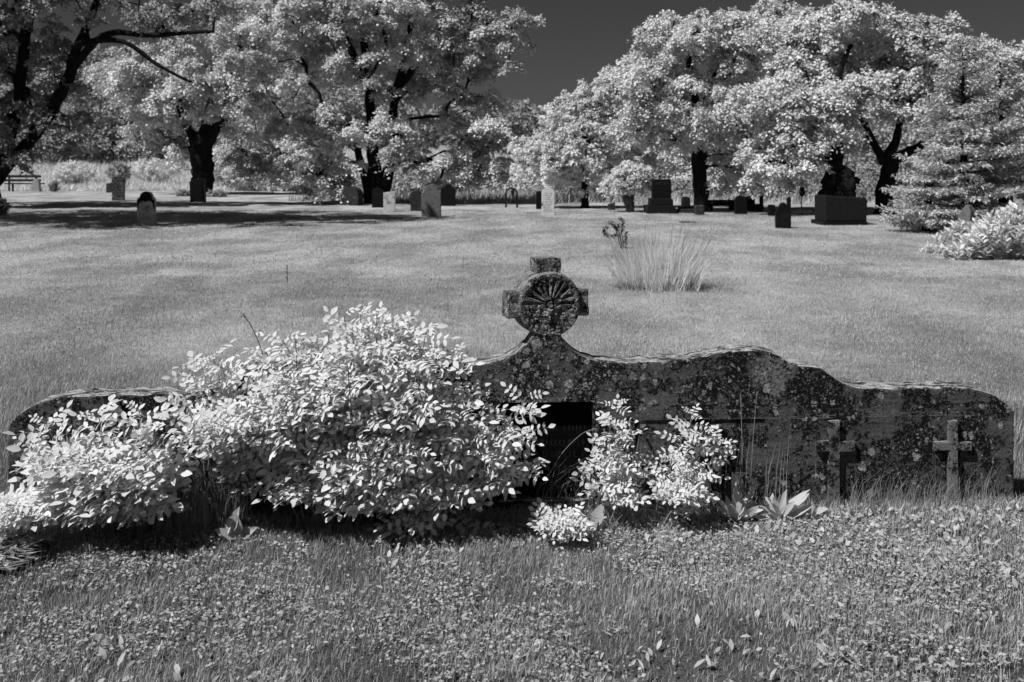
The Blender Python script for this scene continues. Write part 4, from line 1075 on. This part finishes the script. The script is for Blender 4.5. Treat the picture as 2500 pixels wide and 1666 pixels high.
# ------------------------------------------------------------------ rose bushes
def inside(poly, x, y):
    c = False; n = len(poly)
    for i in range(n):
        x1, y1 = poly[i]; x2, y2 = poly[(i + 1) % n]
        if (y1 > y) != (y2 > y) and x < (x2 - x1) * (y - y1) / (y2 - y1) + x1: c = not c
    return c
def make_rose(label, poly, tips, Yc, nshoot, cx, seed, ll=.043, bulge=.22, group='wild rose bushes growing over the wall'):
    r = rng(seed); Yb = Yc + .1
    root = empty('rose_bush', (float((cx - 1250) / F * Yb), Yb, 0), label, 'bush', group)
    xs = [p[0] for p in poly]; ys = [p[1] for p in poly]; x0, x1, y0, y1 = min(xs), max(xs), min(ys), max(ys)
    T = []
    while len(T) < nshoot:
        x, y = r.uniform(x0, x1), r.uniform(y0, y1)
        if not inside(poly, x, y): continue
        fx = (x - (x0 + x1) / 2) / ((x1 - x0) / 2); fy = (y - y0) / (y1 - y0)
        front = bulge * math.sqrt(max(0, 1 - fx * fx)) * (.25 + .75 * math.sin(math.pi * min(1, .15 + fy * .8)))
        Y = Yc - front * r.uniform(-.2, 1)
        p = at(x, y, Y)
        if p[2] < .03: p[2] = r.uniform(.02, .08)
        T.append((p, 1.0))
    for (x, y) in tips: T.append((at(x, y, Yc + r.uniform(-.03, .06)), 1.6))
    SP0, SP1, SR = [], [], []; BP, BD, BU, BS = [], [], [], []
    for p, kk in T:
        rootx = (cx - 1250) / F * Yb; s = np.array([rootx + .62 * (p[0] - rootx), min(Yb, Yc + .12), max(0.0, p[2] - r.uniform(.22, .42) * kk)])
        mid = (s + p) / 2 + np.array([0, .04, .04]); seg = smooth_poly([s, mid, p], 6)
        L = np.linalg.norm(np.diff(seg, axis=0), axis=1).sum()
        for a, b in zip(seg[:-1], seg[1:]): SP0.append(a); SP1.append(b); SR.append(.0022)
        nl = int(6 + 2 * kk + r.integers(0, 3)); az = r.uniform(0, 6.283)
        for q in range(nl):
            t = 1 - (q / nl) ** 1.1 * .72; i = min(len(seg) - 2, int(t * (len(seg) - 1))); f = t * (len(seg) - 1) - i
            o = seg[i] * (1 - f) + seg[i + 1] * f; az += 2.4 + r.uniform(-.4, .4)
            ax = seg[i + 1] - seg[i]; ax /= np.linalg.norm(ax)
            out = np.array([math.cos(az), math.sin(az), .1]) + ax * .5
            out[1] -= .35
            BP.append(o); BD.append(out / np.linalg.norm(out)); BS.append((.55 + .45 * min(1, q / 2.5)) * r.uniform(.8, 1.15))
            up = np.array([-.4, -.7, .9]) + r.normal(0, .22, 3); BU.append(up)
    BP, BD, BU, BS = map(np.array, (BP, BD, BU, BS)); n = len(BP)
    BU -= BD * np.sum(BU * BD, 1, keepdims=True); BU /= np.linalg.norm(BU, axis=1, keepdims=True); SD = np.cross(BD, BU)
    LP, LD, LN, LS = [], [], [], []
    Lr = ll * 2.6 * BS
    def rach(t): return BP + BD * (Lr * t)[:, None] - BU * (Lr * .35 * t * t)[:, None]
    for t, sgn in ((.32, -1), (.32, 1), (.56, -1), (.56, 1), (.8, -1), (.8, 1), (1.0, 0)):
        b = rach(t); d = BD * (.35 if sgn else 1.0) + SD * sgn * .95 - BU * .25 * t + r.normal(0, .12, (n, 3))
        LP.append(b); LD.append(d); LN.append(BU + r.normal(0, .2, (n, 3)) + BD * .3 * t); LS.append(ll * BS * (.7 + .35 * t) * r.uniform(.75, 1.15, n))
    LP, LD, LN, LS = np.concatenate(LP), np.concatenate(LD), np.concatenate(LN), np.concatenate(LS)
    k = LP[:, 2] > -.01; LP, LD, LN, LS = LP[k], LD[k], LN[k], LS[k]
    V, FC, R = leaflets(LP, LD, LN, LS, LS * r.uniform(.45, .62, len(LS)), seed + 1, fold=.22, curl=.12)
    np_mesh('foliage', V, FC, M['rose'], root, smooth=True, rnd=R)
    a0, a1 = rach(0), rach(.5); a2 = rach(1.0)
    P0 = np.concatenate([np.array(SP0), a0, a1]); P1 = np.concatenate([np.array(SP1), a1, a2]); RR = np.concatenate([np.array(SR), np.full(2 * n, .0009)])
    V, FC = tube_edges(P0, P1, RR, RR * .9, 4); np_mesh('stems', V, FC, M['twig'], root)
main = [(560, 970), (610, 920), (700, 890), (770, 870), (820, 840), (870, 830), (940, 830), (1010, 840), (1060, 880), (1100, 920), (1120, 970), (1180, 1010), (1240, 1060), (1250, 1110), (1220, 1180), (1160, 1200), (1120, 1260), (960, 1270), (800, 1220), (680, 1190), (680, 1140), (600, 1080), (550, 1020)]
make_rose('largest rose bush, a tall bright mound left of the wheel cross', main, [(840, 775), (880, 768), (920, 766), (960, 782), (1000, 790), (1040, 812), (800, 812), (690, 830), (720, 845), (1105, 865), (1190, 980), (1285, 970), (1290, 1050), (1250, 1010), (650, 860), (790, 840), (1120, 890), (1290, 1140), (1150, 1300), (980, 1300), (640, 1180), (860, 800), (920, 800), (980, 810)],
          3.98, 165, 880, 501, ll=.044)
make_rose('spreading rose shoots between the left bush and the largest one', [(440, 1030), (500, 990), (570, 980), (620, 1000), (640, 1060), (600, 1100), (540, 1080), (470, 1050)], [(490, 885), (520, 870), (470, 915), (540, 885), (455, 950), (600, 880)], 4.02, 32, 560, 502, ll=.041)
left = [(90, 1110), (130, 1095), (220, 1090), (330, 1085), (400, 1095), (400, 1130), (370, 1180), (360, 1240), (220, 1260), (190, 1240), (160, 1180), (100, 1140)]
make_rose('rose bush covering the left end of the wall', left, [(110, 1030), (240, 1012), (340, 1005), (70, 1085), (380, 1040), (180, 1030), (300, 1030)], 3.92, 58, 270, 503, ll=.048)
make_rose('low rose shoots spilling out at the left photo edge', [(-60, 1240), (40, 1220), (90, 1220), (100, 1250), (60, 1270), (-40, 1270)], [], 3.85, 15, 40, 504, ll=.038)
make_rose('slender rose shoot rising beside the dark niche, right of the wheel cross', [(1460, 1220), (1460, 1180), (1480, 1160), (1520, 1170), (1540, 1190), (1540, 1220), (1480, 1230)], [(1505, 985), (1490, 1030), (1520, 1050), (1480, 1110), (1540, 1130), (1450, 1130), (1510, 1120)], 4.05, 5, 1500, 505, bulge=.12, ll=.031)
make_rose('rose bush in front of the wall between the niche and the first small cross', [(1630, 1190), (1660, 1150), (1700, 1130), (1710, 1150), (1700, 1180), (1710, 1230), (1680, 1250), (1620, 1240)], [(1690, 1010), (1665, 1060), (1725, 1050), (1755, 1075), (1640, 1120), (1590, 1150)], 4.05, 10, 1660, 506, bulge=.12, ll=.03)
make_rose('low sprig of rose leaves on the grass in front of the niche', [(1340, 1270), (1380, 1260), (1410, 1275), (1410, 1300), (1370, 1310), (1330, 1290)], [], 3.86, 11, 1370, 507, bulge=.08, ll=.027)

# broad-leaved dock plants
def dock(label, px, py, leaves, Y, seed):
    r = rng(seed); b = at(px, py, Y); root = empty('broadleaf_plant', (b[0], Y, 0), label, 'plant', 'broad-leaved weeds at the foot of the wall')
    P, D, Nn, L, Wd = [], [], [], [], []
    for (dx, dy, l, w) in leaves:
        P.append([b[0] + r.normal(0, .012), Y + r.normal(0, .012), .01]); D.append([dx, -.25 + r.normal(0, .15), dy]); Nn.append([-.2 - dx * .8, -1, .5]); L.append(l); Wd.append(w)
    Nn = np.array(Nn) + r.normal(0, .35, (len(P), 3))
    V, FC, R = leaflets(np.array(P), np.array(D, float), Nn, np.array(L), np.array(Wd), seed, fold=.35, curl=.22)
    V = V + r.normal(0, .0022, V.shape)
    np_mesh('leaves', V, FC, M['dockl'], root, smooth=True, rnd=R)
def dleaves(n, lo, hi, sd):
    r = rng(sd); return [(float(r.uniform(-1, 1.1)), float(r.uniform(.25, 1)), float(r.uniform(lo, hi)), float(r.uniform(.022, .042))) for _ in range(n)]
dock('upright broad-leaved weed just right of the right rose bush', 1800, 1248, dleaves(13, .07, .145, 1) + [(-.1, 1, .16, .04), (.3, 1, .14, .04)], 4.17, 601)
dock('spreading broad-leaved weed with the longest pale leaf left of the mottled cross', 1900, 1248, dleaves(15, .07, .14, 2) + [(.5, .8, .18, .04), (.75, .7, .17, .035)], 4.18, 602)
dock('two small broad leaves at the foot of the mottled cross', 1985, 1235, [(-.1, 1, .06, .03), (.9, .7, .07, .025)], 4.22, 603)
dock('jagged pale thistle-like leaves in the gap left of the largest bush', 570, 1300, [(.3, 1, .13, .055), (-.3, 1, .11, .05), (-.8, .6, .1, .045), (.8, .4, .09, .045), (.1, .8, .08, .04)], 3.97, 604)
dock('broad pale leaf under the slender rose shoot', 1440, 1260, [(.2, 1, .12, .06), (-.5, .8, .09, .045), (.6, .7, .08, .03)], 4.07, 605)

# long dry grasses along the wall foot and the seed stalks
def build_long_grass():
    r = rng(71); parts = []
    def line(px0, px1, n, h0, h1, w, dy0, dy1, lean, sd, wind=(.1, -.05)):
        x = (r.uniform(px0, px1, n) - 1250) / F * 4.25; y = wallY(x) - r.uniform(dy0, dy1, n)
        parts.append(blades(x, y, r.uniform(h0, h1, n), np.full(n, w), True, sd, lean, wind))
    line(1700, 2470, 420, .05, .16, .0022, .01, .12, .7, 72)
    line(2080, 2300, 110, .12, .26, .002, .03, .12, .55, 73, (.25, -.05))
    line(2300, 2440, 60, .12, .24, .002, .03, .12, .5, 74, (.25, -.05))
    line(1780, 1930, 16, .3, .45, .0022, .05, .1, .12, 75, (.05, 0))
    line(1480, 1570, 60, .15, .42, .004, .04, .15, .2, 76)
    line(430, 620, 420, .12, .4, .002, .05, .25, .6, 77)
    line(20, 430, 300, .08, .3, .002, .03, .3, .5, 78)
    line(1380, 1620, 320, .06, .2, .0025, .08, .25, 1.6, 79)
    line(1260, 1460, 90, .1, .35, .0016, .03, .15, .7, 80, (.5, 0))
    V, FC, R = merge(parts); o = np_mesh('long_grass', V, FC, M['dry'], rnd=R); tag(o, kind='stuff')
build_long_grass()
def stalk(label, pts, Y, rad, head, seed, dark=True):
    P = smooth_poly([at(a, b, Y) for a, b in pts], 6); root = empty('grass_stalk', (P[0][0], Y, 0), label, 'grass stalk', 'tall seeding grass stalks')
    n = len(P) - 1; V, FC = tube_edges(P[:-1], P[1:], np.full(n, rad), np.full(n, rad), 5); np_mesh('stem', V, FC, M['engd'] if dark else M['twig'], root)
    r = rng(seed); m = 60; k = r.uniform(1 - head, 1, m) * n; i = np.minimum(k.astype(int), n - 1); f = (k - i)[:, None]
    B = P[i] * (1 - f) + P[i + 1] * f; ax = P[-1] - P[-2]; ax /= np.linalg.norm(ax)
    V, FC, R = rhomb(B, ax + r.normal(0, .35, (m, 3)), r.normal(0, 1, (m, 3)), np.full(m, .009), np.full(m, .004), seed); np_mesh('seed_head', V, FC, M['dry'], root, rnd=R)
stalk('dark slanting seed stalk above the left part of the largest bush', [(680, 1100), (650, 900), (620, 810), (595, 770)], 4.0, .0016, .3, 81)
stalk('tallest thin stalk rising far above the largest bush', [(705, 1060), (703, 800), (701, 650)], 4.0, .0005, .2, 82, False)
stalk('short dark spike on the left shoulder of the largest bush', [(730, 1000), (725, 900), (722, 830)], 3.98, .0018, .35, 83)
stalk('dark stalk standing across the middle of the largest bush', [(870, 1130), (858, 1000), (850, 905)], 3.72, .0016, .35, 84)
stalk('pale arching stalk crossing the dark niche', [(1330, 1180), (1370, 1110), (1420, 1060), (1455, 1048)], 4.1, .0011, .3, 85, False)
stalk('thin upright stalk in front of the wall left of the mottled cross', [(1810, 1230), (1812, 1100), (1808, 960)], 4.15, .0011, .2, 86, False)
stalk('second thin upright stalk in front of the wall, bending right', [(1830, 1230), (1838, 1080), (1848, 960)], 4.17, .001, .2, 87, False)
stalk('bent stalk beside the dock leaves with drooping head', [(1770, 1190), (1775, 1120), (1782, 1085), (1795, 1077)], 4.14, .0012, .25, 88, False)

# ornamental grass clump and dark twig plant on the lawn
def clump():
    Y = gY(703); b = at(1605, 703, Y); root = empty('grass_clump', (b[0], Y, 0), 'tall pale feathery grass clump alone on the lawn beyond the wheel cross', 'grass clump')
    r = rng(95); n = 1900
    u = r.normal(0, 1, n); u = np.clip(u, -2.0, 2.0) / 2.0
    px = b[0] + u * .42 + .0; py = Y + r.normal(0, .16, n)
    L = r.uniform(.2, .72, n) * (1 - .3 * np.abs(u)); tall = r.uniform(0, 1, n) < .03; L[tall] = r.uniform(.7, .9, tall.sum())
    lx = u * .5 + r.normal(.02, .26, n); ly = r.normal(-.05, .15, n)
    B = np.stack([px, py, np.full(n, -.01)], -1); T = B + np.stack([lx * L, ly * L, L], -1); Mi = B + np.stack([lx * L * .4, ly * L * .4, L * .55], -1)
    a = r.uniform(0, 3.14, n); D = np.stack([np.cos(a), np.sin(a), 0 * a], -1) * r.uniform(.0012, .0045, n)[:, None]; Mi[:, :2] += r.normal(0, .03, (n, 2))
    V = np.stack([B - D, B + D, Mi + D, Mi - D, T], 1).reshape(-1, 3); i = np.arange(n) * 5
    FC = np.concatenate([np.stack([i, i + 1, i + 2], -1), np.stack([i, i + 2, i + 3], -1), np.stack([i + 3, i + 2, i + 4], -1)])
    rn = np.clip(r.normal(.5, .25, n), 0, 1); np_mesh('blades', V, FC, M['meadow'], root, rnd=np.tile(rn, 3))
    m = 700; u = r.uniform(-1, 1, m); B = np.stack([b[0] + .02 + u * .46, Y + r.normal(-.1, .1, m), np.full(m, 0.0)], -1)
    D = np.stack([u * .6 + r.normal(0, .5, m), r.normal(-.3, .3, m), r.uniform(.15, .8, m)], -1)
    V, FC, R = rhomb(B, D, r.normal(0, 1, (m, 3)), r.uniform(.06, .2, m), np.full(m, .007), 98); np_mesh('thatch', V, FC, M['deadg'], root, rnd=R)
    m = 26; u = r.uniform(-1, 1, m); Ls = r.uniform(.55, .88, m); B = np.stack([b[0] + u * .35, Y + r.normal(0, .1, m), 0 * u], -1); T = B + np.stack([(u * .45 + r.normal(0, .12, m)) * Ls, r.normal(0, .1, m), Ls], -1)
    Mi = (B + T) / 2 + r.normal(0, .03, (m, 3)); V, FC = tube_edges(np.concatenate([B, Mi]), np.concatenate([Mi, T]), np.full(2 * m, .0022), np.full(2 * m, .0016), 4)
    V2, F2, R2 = rhomb(np.repeat(T, 9, 0) - (T - Mi)[np.repeat(np.arange(m), 9)] * r.uniform(0, .35, (9 * m, 1)), np.repeat(T - Mi, 9, 0) / .4 + r.normal(0, .35, (9 * m, 3)), r.normal(0, 1, (9 * m, 3)), np.full(9 * m, .03), np.full(9 * m, .008), 99)
    np_mesh('seed_stems', V, FC, M['dry'], root); np_mesh('seed_heads', V2, F2, M['meadow'], root, rnd=R2)
clump()
def twig():
    Y = 17.5; b = at(1520, 592, Y); b[2] = 0; root = empty('twig_plant', (b[0], Y, 0), 'small dark twisted twiggy plant behind the pale grass clump', 'plant')
    P0, P1 = [], []; LP, LD = [], []; r = rng(96)
    for pts in ([(1522, 608), (1512, 570), (1500, 552), (1490, 545)], [(1524, 608), (1518, 565), (1522, 545), (1514, 535)], [(1518, 608), (1510, 575), (1485, 576), (1475, 564), (1480, 556)], [(1528, 608), (1528, 585), (1530, 568)], [(1516, 608), (1505, 560), (1512, 550)]):
        P = smooth_poly([at(a, c, Y) for a, c in pts], 4); P0 += list(P[:-1]); P1 += list(P[1:])
        for q in P[len(P) // 3:]:
            for _ in range(9): LP.append(q + r.normal(0, .015, 3)); LD.append(r.normal(0, 1, 3))
    V, FC = tube_edges(np.array(P0), np.array(P1), np.full(len(P0), .008), np.full(len(P0), .007), 5); np_mesh('stems', V, FC, M['iron'], root)
    n = len(LP); V, FC, R = rhomb(np.array(LP), np.array(LD), r.normal(0, 1, (n, 3)), np.full(n, .05), np.full(n, .02), 97); np_mesh('foliage', V, FC, M['iron'], root, rnd=R)
twig()
print('built', sum(len(o.data.polygons) for o in bpy.data.objects if o.type == 'MESH'))
